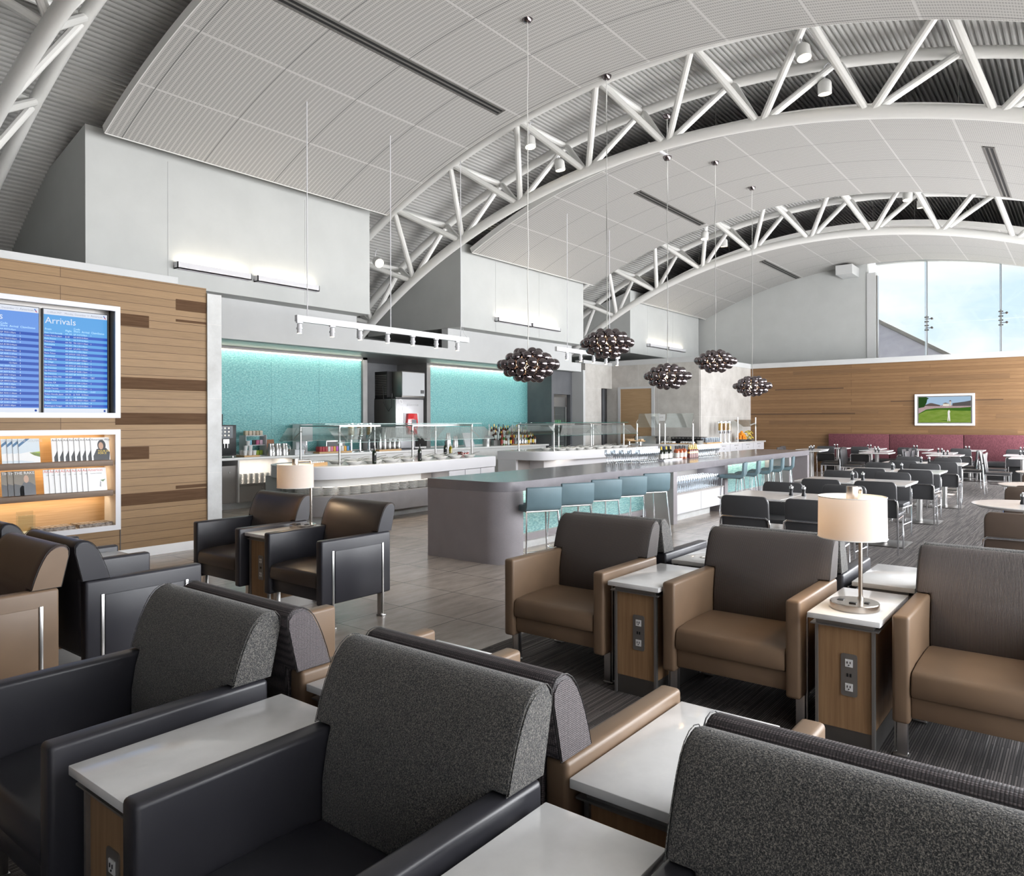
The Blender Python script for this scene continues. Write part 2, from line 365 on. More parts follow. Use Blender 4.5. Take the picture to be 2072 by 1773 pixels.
def teal(name, c1, c2, sx, sz, ax):
    t = MT(name); t.coord(); sep = t.n('ShaderNodeSeparateXYZ'); t.l(t.tc.outputs['Object'], sep.inputs[0]); cb = t.n('ShaderNodeCombineXYZ')
    t.l(sep.outputs[ax], cb.inputs[0]); t.l(sep.outputs[2], cb.inputs[1])
    br = t.n('ShaderNodeTexBrick'); t.l(cb.outputs[0], br.inputs['Vector']); br.offset = .5
    for k, x in dict(Scale=1, Brick_Width=sx, Row_Height=sz, Mortar_Size=sz*.08, Mortar_Smooth=.5, Bias=0).items(): br.inputs[k.replace('_', ' ')].default_value = x
    br.inputs['Color1'].default_value = (*c1, 1); br.inputs['Color2'].default_value = (*c2, 1); br.inputs['Mortar'].default_value = (c1[0]*.5, c1[1]*.5, c1[2]*.5, 1)
    mp = t.n('ShaderNodeMapping'); mp.inputs['Scale'].default_value = (14, 34, 1); t.l(cb.outputs[0], mp.inputs[0])
    f = t.noise(mp.outputs[0], 1.6, 5, .75); t.l(t.mix(1, br.outputs[0], t.ramp(f, [(.3, (.5, .6, .62)), (.72, (1.7, 1.6, 1.55))]), 'MULTIPLY'), t.p.inputs['Base Color'])  # noise contrast also paints streak highlights and sparkle into the teal colour
    t.p.inputs['Roughness'].default_value = .18; t.bump(f, .8, .012); return t.m
M['teal'] = teal('textured_teal_glass', (.13, .37, .39), (.22, .5, .5), .026, .009, 0)
M['tealbar'] = teal('teal_mosaic_tile', (.17, .36, .38), (.26, .46, .47), .08, .016, 0)
def shademat():
    m = bpy.data.materials.new('linen_lamp_shade'); m.use_nodes = True; t = m.node_tree; t.nodes.clear(); N = t.nodes.new
    o = N('ShaderNodeOutputMaterial'); d = N('ShaderNodeBsdfDiffuse'); d.inputs[0].default_value = (.78, .75, .73, 1); q = N('ShaderNodeBsdfTranslucent'); q.inputs[0].default_value = (.9, .82, .74, 1)
    x = N('ShaderNodeMixShader'); x.inputs[0].default_value = .45; t.links.new(d.outputs[0], x.inputs[1]); t.links.new(q.outputs[0], x.inputs[2]); t.links.new(x.outputs[0], o.inputs[0]); return m
M['shade'] = shademat()
M['bulb'] = simple('warm_bulb', (1, .9, .7), .4, emit=(1, .72, .4), es=9)
M['led'] = simple('warm_led_strip', (1, .95, .85), .4, emit=(1, .86, .66), es=3)
M['ledw'] = simple('spot_lens', (1, .95, .85), .4, emit=(1, .8, .5), es=10)
M['smoke'] = simple('smoked_mirror_glass', (.22, .19, .2), .06, 1)
M['cord'] = simple('clear_cord', (.6, .6, .58), .4)
def emis(name, c, e=.66): 
    t = MT(name); t.p.inputs['Base Color'].default_value = (0, 0, 0, 1); t.p.inputs['Emission Color'].default_value = (*c, 1); t.p.inputs['Emission Strength'].default_value = e; t.p.inputs['Roughness'].default_value = .3; t.p.inputs['Specular IOR Level'].default_value = .12; return t.m
# ================================================================== SETTING
def st(mb, name, mats, **k): return mb.build(name, mats, kind='structure', **k)
st(B(-4.2, 27, 3.36, 15.2, -.1, 0), 'floor_tile', M['tile'])
st(B(-4.2, 27, -2.2, 3.36, -.1, 0), 'floor_carpet', M['carpet'])
YC, ZC, RD = 5.24, -7.36, 14.9
def arch(y, r=RD, yc=YC, zc=ZC): return zc+math.sqrt(max(r*r-(y-yc)**2, 0))
# corrugated roof deck: ribs run the length of the hall
def deck():
    mb = MB(); a0, a1 = R(-29.4), R(49); pitch = .085; n = int((a1-a0)*RD/pitch); prof = [(0, 0), (.3, 0), (.42, .032), (.88, .032)]
    pts = []
    for i in range(n):
        for f, d in prof:
            a = a0+(i+f)*pitch/RD; pts.append((YC+(RD+d)*math.sin(a), ZC+(RD+d)*math.cos(a)))
    v = [(-4.2, y, z) for y, z in pts]+[(27.5, y, z) for y, z in pts]; N = len(pts)
    mb.add(v, [(i, i+1, N+i+1, N+i) for i in range(N-1)])
    pts2 = [(YC+(RD+.2)*math.sin(a0+(a1-a0)*i/60), ZC+(RD+.2)*math.cos(a0+(a1-a0)*i/60)) for i in range(61)]
    v = [(-4.2, y, z) for y, z in pts2]+[(27.5, y, z) for y, z in pts2]
    mb.add(v, [(i, i+1, 62+i, 61+i) for i in range(60)])
    return mb
st(deck(), 'ceiling_roof_deck', M['deck'], sharp=20)
# left wall: oak cladding with openings for the screens and the magazine niche
w = MB()
for x0, x1, z0, z1 in ((-4.2, 2.38, .11, 3.306), (3.926, 4.995, .11, 3.306), (2.38, 3.926, .11, .355), (2.38, 3.926, 1.517, 1.65), (2.38, 3.926, 2.945, 3.306)):
    w.box(x0, x1, 8.874, 9.3, z0, z1)
st(w, 'wall_left', M['plankL'])
w = MB()
for x0, x1, z0, z1 in ((4.596, 4.994, 2.985, 3.122), (3.93, 4.265, 2.73, 2.872), (4.596, 4.994, 2.842, 2.872), (3.93, 4.994, 1.99, 2.13), (3.876, 4.994, 1.57, 1.71), (3.93, 4.262, 1.16, 1.31), (4.59, 4.994, .775, .815), (3.93, 4.994, .62, .76)):
    w.box(x0, x1, 8.871, 8.874, z0, z1)
w.build('trim_dark_planks', M['dplank'], kind='structure')
st(B(-4.2, 5.19, 9.3, 11.35, 0, 3.306), 'wall_left_back_rooms', M['wall'])
st(B(-4.2, 4.62, 8.86, 11.36, 3.306, 3.39), 'trim_1', M['wallw'], bevel=.004)
st(B(-4.2, 4.995, 8.862, 8.874, 0, .11), 'baseboard_left', M['whitep'])
st(B(4.995, 5.19, 8.85, 9.3, 0, 3.24), 'wall_pier', M['pier'])
st(B(3.922, 3.93, 8.868, 8.874, .11, .355), 'trim_2', M['black'])
# high clerestory boxes between the trusses
def cbox(x0, x1, prof, n, zb):
    p = [(11.4, zb)]+prof+[(prof[-1][0], zb)]
    st(MB().prism(p, 'x', x0, x1), 'wall_upper_%s' % n, M['wall'])
cbox(4.57, 9.905, [(11.4, 5.915), (12.69, 5.55), (13.7, 5.12), (14.84, 4.62)], 'near', 3.755)
cbox(12.63, 17.86, [(11.4, 5.73), (11.7, 5.62), (12.65, 5.34), (13.91, 4.59), (14.6, 4.2)], 'middle', 3.78)
cbox(20.6, 25.76, [(11.4, 5.73), (11.7, 5.62), (12.65, 5.34), (13.91, 4.59), (14.6, 4.2)], 'far', 3.75)
cbox(-3.6, 1.95, [(11.4, 5.915), (12.69, 5.55), (13.7, 5.12), (14.84, 4.62)], 'behind_camera', 3.755)
for x in (5.78, 8.35, 13.9, 15.7, 21.75, 23.6):
    st(B(x, x+.008, 11.394, 11.4, 3.78, 5.7), 'trim_3', M['wallw'])
st(MB().box(5.19, 9.905, 11.8, 12.0, 3.3, 3.76).box(12.63, 17.86, 11.8, 12.0, 3.3, 3.79), 'wall_above_header', M['wallw'])
st(B(5.19, 18.35, 11.79, 12.0, 3.05, 3.306), 'wall_header', M['wallw'])
st(B(5.19, 18.35, 12.0, 14.3, 3.05, 3.2), 'ceiling_buffet_soffit', M['greyframe'])
st(B(-4.2, 27, 15.0, 15.2, 0, 5.0), 'wall_outer_left', M['wall'])
# buffet recess
w = MB().box(5.0, 5.19, 9.3, 13.2, 0, 3.05).box(5.19, 11.03, 13.02, 13.2, 0, 3.05).box(5.19, 11.16, 12.93, 13.02, 3.0, 3.05)
w.box(11.03, 11.16, 12.93, 14.2, 0, 3.05).box(13.07, 13.2, 12.93, 14.2, 0, 3.05).box(13.2, 17.3, 13.02, 13.2, 0, 3.05).box(13.2, 17.3, 12.93, 13.02, 3.0, 3.05)
st(w, 'wall_buffet_back', M['greyframe'])
w = MB().box(11.03, 13.2, 14.0, 14.2, 0, 3.05).box(17.3, 17.42, 12.12, 13.2, 0, 3.05).box(18.27, 18.35, 12.12, 12.24, 0, 3.05).box(17.42, 18.27, 12.12, 12.24, 2.38, 3.05).box(17.42, 18.35, 12.95, 13.1, 0, 3.05)
st(w, 'wall_buffet_niche', M['dgrey'])
st(B(18.35, 18.46, 11.72, 12.3, 0, 3.1), 'trim_4', M['wallw'])
# teal glass wall panels with an LED strip over them
for i, (a, b) in enumerate(((5.2, 11.03), (13.2, 17.3))):
    n = 5 if i == 0 else 4
    r = thing('glass_wall_panel', ['long run of textured teal glass behind the coffee counter', 'shorter run of textured teal glass behind the liquor bottles'][i], 'wall panel')
    for k in range(n):
        x0 = a+(b-a)*k/n; x1 = a+(b-a)*(k+1)/n; B(x0+.002, x1-.002, 12.985, 13.02, .93, 3.0).build('glass_sheet', M['teal'], r)
    B(a+.02, b-.02, 12.955, 12.97, 2.975, 2.995).build('led_strip', M['led'], r)
    area('panel_led', ((a+b)/2, 12.86, 2.99), (R(24), 0, 0), b-a, .05, 1.3*(b-a), (1, .93, .78))
# stone core with the door
w = MB().box(18.46, 19.37, 11.72, 11.9, 0, 3.306).box(19.37, 20.0, 11.72, 11.9, 2.6, 3.306)
st(w, 'wall_stone_left', M['stoneY'])
w = MB().box(20.0, 20.2, 8.83, 10.25, 0, 3.306).box(20.0, 20.2, 11.5, 11.9, 0, 3.306).box(20, 20.2, 10.25, 11.5, 2.62, 3.306)
st(w, 'wall_stone_front', M['stoneX'])
st(B(20.02, 24.05, 8.8, 8.83, 0, 3.306), 'wall_stone_side', M['stoneY'])
st(B(19.9, 20.3, 12.0, 12.3, 0, 3.3), 'wall_corridor', M['dgrey'])
st(B(20.2, 26.1, 8.83, 15, 3.2, 3.3), 'ceiling_core_slab', M['wall'])
st(MB().box(19.985, 24.06, 8.78, 8.85, 3.306, 3.46).box(19.985, 20.2, 8.85, 11.8, 3.306, 3.46).box(18.35, 20.0, 11.7, 12.0, 3.306, 3.4), 'trim_5', M['wallw'])
d = thing('wooden_door', 'tall oak veneer door with white frame in the stone wall', 'door', (20.0, 10.88, 0)); d.name = 'door_1'; d['kind'] = 'structure'
B(-.005, .05, -.53, .53, .01, 2.58).build('door_leaf', M['oakdoor'], d)
MB().box(-.02, .2, -.63, -.53, 0, 2.64).box(-.02, .2, .53, .62, 0, 2.64).box(-.02, .2, -.53, .53, 2.58, 2.64).build('door_frame', M['wallw'], d)
MB().cyl((-.06, -.44, 1.0), (-.06, -.34, 1.0), .012).cyl((-.06, -.44, 1.0), (0, -.44, 1.0), .012).build('door_handle', M['steel'], d)
# back wall
w = MB().box(24, 24.3, -3, 8.8, 0, 3.306); st(w, 'wall_back', M['plankB'])
w = MB(); w2 = MB()
for y1, y0, z1, z0 in ((8.0, 5.92, 2.606, 2.57), (4.613, 3.97, 2.175, 2.14), (2.49, 1.84, 2.175, 2.14), (8.8, 5.59, 1.83, 1.79)): w.box(23.995, 24, y0, y1, z0, z1)
for y1, y0, z1, z0 in ((7.43, 5.17, 3.165, 3.04), (4.13, 1.69, 2.87, 2.73), (4.29, 3.97, 2.115, 2.02), (2.49, .8, 2.14, 2.0), (6.55, 4.95, 1.925, 1.8), (2.01, .5, 1.77, 1.64), (8.2, 4.62, 1.6, 1.47), (3.64, 1.52, 1.35, 1.235)): w2.box(23.996, 24, y0, y1, z0, z1)
w.build('trim_6', M['dplankB'], kind='structure'); w2.build('trim_7', M['mplankB'], kind='structure')
st(B(23.96, 26.1, -3, 8.78, 3.306, 3.46), 'trim_8', M['wallw'])
def backwall():
    mb = MB(); mb.box(26.1, 26.3, 5.7, 13.5, 3.3, 7.0).box(26.1, 26.3, -3, 5.7, 3.0, 3.6)
    YW = [5.45-6.4*i/24 for i in range(25)]
    zt = lambda y: -7.61+math.sqrt(14.27**2-(y-5.49)**2)
    v = []
    for y in YW: v += [(26.1, y, zt(y)), (26.1, y, 7.6), (26.3, y, zt(y)), (26.3, y, 7.6)]
    f = []
    for i in range(24):
        a = 4*i; b = a+4; f += [(a, a+1, b+1, b), (a+2, b+2, b+3, a+3), (a, b, b+2, a+2)]
    mb.add(v, f).box(26.1, 26.3, -3, -.95, 3.6, 7.0)
    return mb
st(backwall(), 'wall_back_upper', M['wall'])
st(B(26.06, 26.3, 5.45, 5.71, 3.46, 6.4), 'trim_9', M['wallw'])
wd = bpy.data.objects.new('window_1', None); COL.objects.link(wd); wd['kind'] = 'structure'; wd['label'] = 'arched glazed window above the far plank wall'; wd['category'] = 'window'
zt = lambda y: -7.61+math.sqrt(14.27**2-(y-5.49)**2)
ys = [5.45, 4.0, 2.06, .1, -.95]
for i in range(4):
    for lo in (0, 1):
        a, b = ys[i], ys[i+1]; p = [(a-.01, 3.6 if lo else 4.615), (b+.01, 3.6 if lo else 4.615)]
        p += [(b+.01, 4.605), (a-.01, 4.605)] if lo else [(b+.01+(a-b-.02)*k/6, zt(b+(a-b)*k/6)) for k in range(7)]
        MB().prism(p, 'x', 26.2, 26.215).build('pane', M['winglass'], wd)
for y in ys[1:4]:
    MB().prism([(25.85, 3.6), (26.19, 3.6), (26.19, zt(y)), (25.85, zt(y))], 'y', y-.009, y+.009).build('glass_fin', M['tint'], wd)
    B(26.17, 26.2, y-.018, y+.018, 3.6, zt(y)).build('mullion', M['gun'], wd)
    sp = MB()
    for zz in (4.42, 4.56, 4.68, 4.82):
        sp.cyl((26.14, y-.06, zz), (26.14, y+.06, zz), .02, 8)
    sp.cyl((26.13, y, 4.36), (26.13, y, 4.88), .022, 8)
    for zz in (4.48, 4.76):
        sp.cyl((26.05, y-.15, zz), (26.15, y-.15, zz), .035, 10).cyl((26.12, y-.15, zz), (26.12, y, zz), .012, 6)
    sp.build('glass_fitting', M['dsteel'], wd)
B(26.12, 26.3, 5.4, 5.45, 3.6, 6.3).build('window_frame', M['steel'], wd)
# neighbouring roof seen through the window
o = st(MB().prism([(12, 0), (12, 8.8), (6.26, 5.26), (-1.5, .5), (-1.5, 0)], 'x', 30, 34), 'wall_neighbouring_roof', noisy('grey_stucco', (.34, .35, .42), (.38, .39, .46), 2, .9))
st(MB().prism([(12, 8.8), (12, 8.95), (-1.5, .65), (-1.5, .5)], 'x', 29.9, 34.1), 'trim_10', M['gun'])
st(B(-60, 90, -80, 90, -.6, -.5), 'ground_outside', noisy('outside_paving', (.3, .29, .28), (.36, .35, .34), 1, .9))
# glazed wall to the right of the frame, added sun-blocking slab outside it
w = MB().box(-4.2, 27, -2.2, -2.0, 4.12, 4.3).box(-4.2, 18.2, -2.2, -2.0, 4.3, 5.7).box(20.8, 27, -2.2, -2.0, 4.3, 5.7).box(18.2, 20.8, -2.2, -2, 5.2, 5.7).box(-4.2, 27, -2.2, -2.0, -.1, .3)  # unseen high opening, placed so one patch of sun reaches the far floor
for x in range(-4, 28, 3): w.box(x, x+.18, -2.2, -2.0, .3, 4.12)
st(w, 'wall_right', M['wallw'])
st(B(-4.2, 27, -6.5, -2.2, 4.13, 4.3), 'ceiling_added_sun_blocker', M['wallw'])  # unseen slab added to keep direct sun off the seating
w = MB().box(-4.2, -4.0, -2.2, 15, 0, 7.6)
st(w, 'wall_behind_camera', M['dgrey'])
# ------------------------------------------------------------------ trusses
def truss(X, yc, zc, rb, rtop, a_b, a_t, label, a_from=-38, a_to=38, ba=None):
    r = thing('roof_truss', label, 'roof truss', (0, 0, 0), 0, 'arched steel roof trusses')
    W = .77
    P = lambda a, rr, x: (x, yc+rr*math.sin(R(a)), zc+rr*math.cos(R(a)))
    lo = [P(a_from+(a_to-a_from)*i/90, rb, X) for i in range(91)]
    MB().tube(lo, .092, 14).build('bottom_chord', M['steelpaint'], r)
    for s in (-1, 1):
        MB().tube([P(a_from+(a_to-a_from)*i/90, rtop, X+s*W) for i in range(91)], .085, 14).build('top_chord', M['steelpaint'], r)
    step = 6.62; tops = []; a = a_t
    bs = [a_b+step*k for k in range(-6, 7) if a_from+1 < a_b+step*k < a_to-1]
    for b in bs:
        for t in (b-step/2, b+step/2):
            if not a_from < t < a_to: continue
            for s in (-1, 1):
                if t > b: p0, p1 = P(b+.12, rb, X), P(t-.1, rtop, X+s*W)
                else: p0, p1 = P(b-.12, rb, X), P(t+.1, rtop, X+s*W)
                MB().cyl(p0, p1, .056, 10).build('web_brace', M['steelpaint'], r)
            if t > b or b == bs[0]:
                MB().cyl(P(t, rtop, X-W), P(t, rtop, X+W), .06, 10).build('cross_strut', M['steelpaint'], r)
    return r
truss(3.12, 5.24, -7.345, 13.575, 14.62, 1.3, 0, 'arched steel truss nearest the camera, only its left foot in view at the top left', -38, 41)
truss(11.27, 5.24, -7.345, 13.575, 14.62, 1.3, 0, 'big white arched tube truss in the middle, above the bar', -38, 41)
truss(19.23, 5.29, -6.40, 12.58, 13.62, 1.15, 0, 'farthest white arched tube truss, in front of the arched window', -38, 41)
# ------------------------------------------------------------------ curved ceiling clouds
def cloud(x0, x1, yc, zc, rr, label, a0=-26.2, a1=26.2, u0=0):
    r = thing('ceiling_cloud', label, 'ceiling panel', (0, 0, 0), 0, 'curved suspended ceiling panels')
    n = 64; mb = MB()
    pt = [(R(a0+(a1-a0)*i/n)) for i in range(n+1)]
    v = []; f = []
    for a in pt:
        y, z = yc+rr*math.sin(a), zc+rr*math.cos(a); v += [(x0, y, z), (x1, y, z)]
    f = [(2*i, 2*i+1, 2*i+3, 2*i+2) for i in range(n)]
    mb.add(v, f)
    o = mb.build('perforated_panel', M['cloud'], r); me = o.data; uv = me.uv_layers.new(name='UVMap')
    for lp in me.loops:
        p = me.vertices[lp.vertex_index].co; uv.data[lp.index].uv = (p.x-u0, rr*math.asin((p.y-yc)/rr)-1.0)
    t = .13; e = MB()
    def strip(xa, xb):
        v = []
        for a in pt:
            for x, q in ((xa, 0), (xb, 0), (xb, t), (xa, t)): v.append((x, yc+(rr+q)*math.sin(a), zc+(rr+q)*math.cos(a)))
        f = [(0, 1, 2, 3), tuple(4*n+k for k in (3, 2, 1, 0))]
        for i in range(n):
            for k in range(4): f.append((4*i+k, 4*i+(k+1) % 4, 4*i+4+(k+1) % 4, 4*i+4+k))
        e.add(v, f)
    strip(x0-.012, x0); strip(x1, x1+.012)
    for a in (pt[0], pt[-1]):
        y, z = yc+rr*math.sin(a), zc+rr*math.cos(a); e.box(x0, x1, y-.01, y+.01, z-.005, z+t)
    e.build('edge_fascia', M['steelpaint'], r)
    v = []
    for a in pt:
        y, z = yc+(rr+t)*math.sin(a), zc+(rr+t)*math.cos(a); v += [(x0, y, z), (x1, y, z)]
    MB().add(v, [(2*i, 2*i+1, 2*i+3, 2*i+2) for i in range(n)]).build('panel_backing', M['black_matte'], r)
    hg = MB()
    for xx in (x0+.35, x1-.35):
        for k in range(1, 12):
            a = R(a0+(a1-a0)*k/12); y = yc+rr*math.sin(a); z = zc+(rr+t)*math.cos(a)
            if arch(y) > z+.05: hg.cyl((xx, y, z-.02), (xx, y, arch(y)+.02), .006, 5)
    hg.build('hanger_rods', M['gun'], r)
    return r
CL = [(4.65, 9.95, 5.38, -5.62, 12.60, 'nearest curved perforated ceiling panel, filling the top left'),
      (12.76, 18.0, 5.45, -6.13, 12.93, 'second curved perforated ceiling panel, behind the middle truss'),
      (20.9, 26.0, 5.49, -6.3, 12.99, 'farthest curved ceiling panel, ending at the arched window')]
for c in CL: cloud(*c, u0=c[0]+.22)
cloud(-3.5, 2.0, 5.38, -5.62, 12.60, 'curved ceiling panel over the camera', u0=0)
def slot(ci, x0, x1, yy, label):
    c = CL[ci]; a = math.asin((yy-c[2])/c[4]); z = c[3]+c[4]*math.cos(a)
    r = thing('air_slot_diffuser', label, 'air vent', ((x0+x1)/2, yy, z), 0, 'linear slot air vents'); r.rotation_euler = (-a, 0, 0); L = (x1-x0)/2
    MB().box(-L, L, -.09, -.06, -.012, .01).box(-L, L, -.012, .012, -.012, .01).box(-L, L, .06, .09, -.012, .01).box(-L, -L+.03, -.09, .09, -.012, .01).box(L-.03, L, -.09, .09, -.012, .01).build('frame', M['gun'], r)
    B(-L, L, -.085, .085, -.006, .0).build('slot', M['black_matte'], r)
slot(0, 4.9, 9.58, 7.72, 'long black slot air vent in the nearest ceiling panel')
slot(1, 14.32, 17.75, 7.74, 'slot air vent in the left part of the second ceiling panel')
slot(1, 14.44, 17.9, 1.3, 'slot air vent at the right edge of the picture, second ceiling panel')
slot(2, 22.4, 25.9, 7.84, 'slot air vent in the farthest ceiling panel')
st(B(25.2, 26.1, 5.95, 6.45, 6.3, 6.6), 'trim_11', M['wallw'])
# ================================================================== LIGHT FITTINGS
def wall_light(x0, x1, label):
    r = thing('wall_uplight', label, 'wall light', ((x0+x1)/2, 11.4, 4.08), 0, 'linear wall uplights'); L = (x1-x0)/2
    MB().box(-L, L, -.13, -.115, -.055, .05).box(-L, L, -.13, -.02, -.055, -.04).box(-L, -L+.012, -.13, -.0, -.055, .05).box(L-.012, L, -.13, -.0, -.055, .05).box(-L, L, -.02, 0, -.055, .0).build('housing', M['white'], r)
    B(-L+.03, L-.03, -.1, -.03, -.035, -.02).build('light_strip', M['led'], r)
    area('uplight_glow', ((x0+x1)/2, 11.34, 4.14), (R(180), 0, 0), x1-x0-.05, .06, 1.5*(x1-x0), (1, .88, .68))
for a, b, l in ((5.87, 7.17, 'long white wall light above the plank wall, leftmost'), (7.29, 8.58, 'white wall light left of the first truss, second from left'),
                (13.86, 15.2, 'left half of the wall light pair above the first bead pendant'), (15.25, 16.53, 'right half of the wall light pair above the first bead pendant'),
                (21.69, 23.0, 'left half of the farthest wall light pair'), (23.05, 24.4, 'right half of the farthest wall light pair')): wall_light(a, b, l)
def track(x0, x1, z, rods, heads, label, g):
    r = thing('track_light_rail', label, 'light track', (0, 9.2, 0))
    B(x0, x1, -.03, .03, z-.02, z+.075).build('rail', M['white'], r)
    for x in rods: MB().cyl((x, 0, z+.07), (x, 0, min(6.5, 6.45)), .008, 6).build('hanging_rod', M['white'], r)
    MB().tube([(rods[-1]+.02, 0, z+.35), (rods[-1]+.08, 0, z+.15), (rods[-1]+.2, 0, z+.06)], .004, 5).build('power_cord', M['white'], r)
    for i, x in enumerate(heads):
        sl = bpy.data.lights.new('track_beam', 'SPOT'); sl.energy = 30; sl.color = (1, .9, .76); sl.spot_size = R(75); sl.spot_blend = .8; sl.shadow_soft_size = .03; so_ = bpy.data.objects.new('track_beam', sl); COL.objects.link(so_); so_.location = (x, 9.2, z-.2); so_.rotation_euler = (R(10 if i % 2 else -25), 0, 0)
        o = SPOT.put((x, 9.2, z-.02), 0, '%s spotlight from the left on %s' % (ORD[i], g), 'small white track spotlights')
sp = thing('track_spotlight', 'x', 'spotlight')
MB().box(-.05, .05, -.018, .018, -.02, 0).build('adapter', M['white'], sp)
o = MB().cyl((0, 0, -.03), (0, 0, -.17), .036, 14).cyl((0, 0, -.085), (0, 0, -.11), .046, 14).build('lamp_head', M['white'], sp)
MB().cyl((0, 0, -.168), (0, 0, -.172), .03, 14).build('lens', M['ledw'], sp)
MB().tube([(.05, 0, -.01), (.07, 0, .03), (.045, 0, .055), (.01, 0, .04), (-.005, 0, -.03)], .003, 5).build('cable_loop', M['gun'], sp)
SPOT = Proto(sp)
track(6.58, 10.4, 3.1, (6.78, 8.45, 10.2), (6.64, 7.24, 7.79, 8.38, 8.96, 9.54, 10.1), 'long white track light rail hanging in front of the teal wall', 'the nearer rail')
track(13.3, 16.05, 3.16, (13.75, 15.6), (13.73, 14.3, 14.86, 15.42, 15.95), 'shorter white track light rail behind the second bead pendant', 'the farther rail')
# can spotlights hung from the trusses
def canspot(p, aim, label):
    r = thing('truss_spotlight', label, 'spotlight', p, 0, 'can spotlights on the trusses')
    d = Vector(aim).normalized(); a = Vector((0, 0, 0)); b = a+d*.2
    MB().lathe([(.001, 0), (.05, 0), (.085, -.03), (.1, -.06), (.1, -.22), (.092, -.22), (.088, -.17), (.001, -.17)], (0, 0, 0), 20).build('can', M['steelpaint'], r)
    for o_ in (r.children[0],): o_.rotation_euler = d.to_track_quat('-Z', 'Y').to_euler()
    MB().cyl((0, 0, -.176), (0, 0, -.18), .082, 16).build('lens', M['ledw'], r).rotation_euler = d.to_track_quat('-Z', 'Y').to_euler()
    MB().tube([(0, 0, .02), (0, .02, .1), (.0, .0, .2), (.0, -.05, .24), (0, -.09, .2)], .012, 6).build('bracket', M['white'], r)
for p, d, l in (((10.6, 12.0, 5.05), (-.3, -.9, -.5), 'can spotlight beside the first clerestory box, low on the middle truss'),
                ((10.6, 7.9, 6.72), (-.1, -.2, -1), 'lit can spotlight on the middle truss, left one of the pair'), ((11.9, 8.15, 6.72), (.1, -.1, -1), 'white can spotlight on the middle truss, right one of the pair'),
                ((10.6, 3.15, 6.85), (-.15, -.2, -1), 'bright can spotlight near the top right on the middle truss'), ((11.9, 3.2, 6.85), (.1, 0, -1), 'can spotlight just below right of the bright one at the top right'),
                ((18.5, 8.0, 6.62), (-.1, 0, -1), 'left can spotlight of the pair on the left flank of the farthest truss'), ((19.9, 8.05, 6.7), (.1, 0, -1), 'right can spotlight of the pair on the left flank of the farthest truss'),
                ((18.5, 3.2, 6.75), (-.1, 0, -1), 'left can spotlight of the pair over the arched window'), ((19.9, 3.15, 6.9), (.1, 0, -1), 'right can spotlight of the pair over the arched window')): canspot(p, d, l)
# bead pendants over the bar
pd = thing('bead_pendant', 'x', 'pendant lamp')
bead0 = MB().sphere((0, 0, 0), .067, 20).build('glass_bead', M['smoke'], pd, sharp=80)
first = True
for z, rr, n, ph in ((.165, .135, 6, 0), (.105, .25, 11, .3), (.01, .36, 16, 0), (-.085, .27, 12, .25), (-.155, .15, 7, .1), (.06, .33, 0, 0)):
    for k in range(n):
        a = 2*math.pi*k/n+ph; zz = z+rnd.uniform(-.012, .012)
        b = bead0 if first else bead0.copy()
        if not first: COL.objects.link(b); b.parent = pd
        b.location = (rr*math.cos(a), rr*math.sin(a), zz); first = False
cg = MB()
for k in range(8):
    a = 2*math.pi*k/8; cg.tube([(0, 0, .14), (.2*math.cos(a), .2*math.sin(a), .08), (.3*math.cos(a), .3*math.sin(a), .01), (.2*math.cos(a), .2*math.sin(a), -.07), (0, 0, -.12)], .006, 5)
cg.build('inner_frame', M['gun'], pd)
for k in range(3): MB().sphere((.06*math.cos(2.1*k), .06*math.sin(2.1*k), 0), .022, 10).build('bulb', M['bulb'], pd, sharp=80)
PEND = Proto(pd)
for i, (x, z, zc) in enumerate(((7.88, 2.345, 7.0), (9.93, 2.80, 6.98), (12.02, 2.385, 6.3), (14.15, 2.79, 6.8), (16.2, 2.36, 6.8))):
    lab = ['largest smoky bead pendant, nearest, hanging low over the bar', 'second bead pendant from the left, hanging higher than the first', 'third bead pendant, hanging low with a visible bright bulb', 'fourth bead pendant, hanging high in front of the grey upper wall', 'smallest bead pendant, farthest, in front of the plank wall'][i]
    o = PEND.put((x, 5.9, z), i*.7, lab, 'smoky bead pendants over the bar')
    c = MB().tube([(0, 0, .1)]+[(.006*math.sin(q*1.7), .005*math.cos(q*2.3), .3+q*.3) for q in range(int((zc-z-.5)/.3))]+[(0, 0, zc-z)], .007, 6).build('cord', M['cord'], None); c.parent = o
    c = MB().lathe([(.001, -.075), (.05, -.065), (.075, -.03), (.08, .0)], (0, 0, zc-z), 16).build('ceiling_canopy', M['smoke'], None); c.parent = o
    pl = bpy.data.lights.new('pendant_glow', 'POINT'); pl.energy = 9; pl.color = (1, .7, .4); pl.shadow_soft_size = .05; po = bpy.data.objects.new('pendant_glow', pl); COL.objects.link(po); po.location = (x, 5.9, z)
tag(MB().box(11.3, 12.1, 5.885, 5.915, 6.3, 6.34).build('pendant_bracket', M['white']), 'white bracket on the middle truss carrying the third pendant', 'bracket')
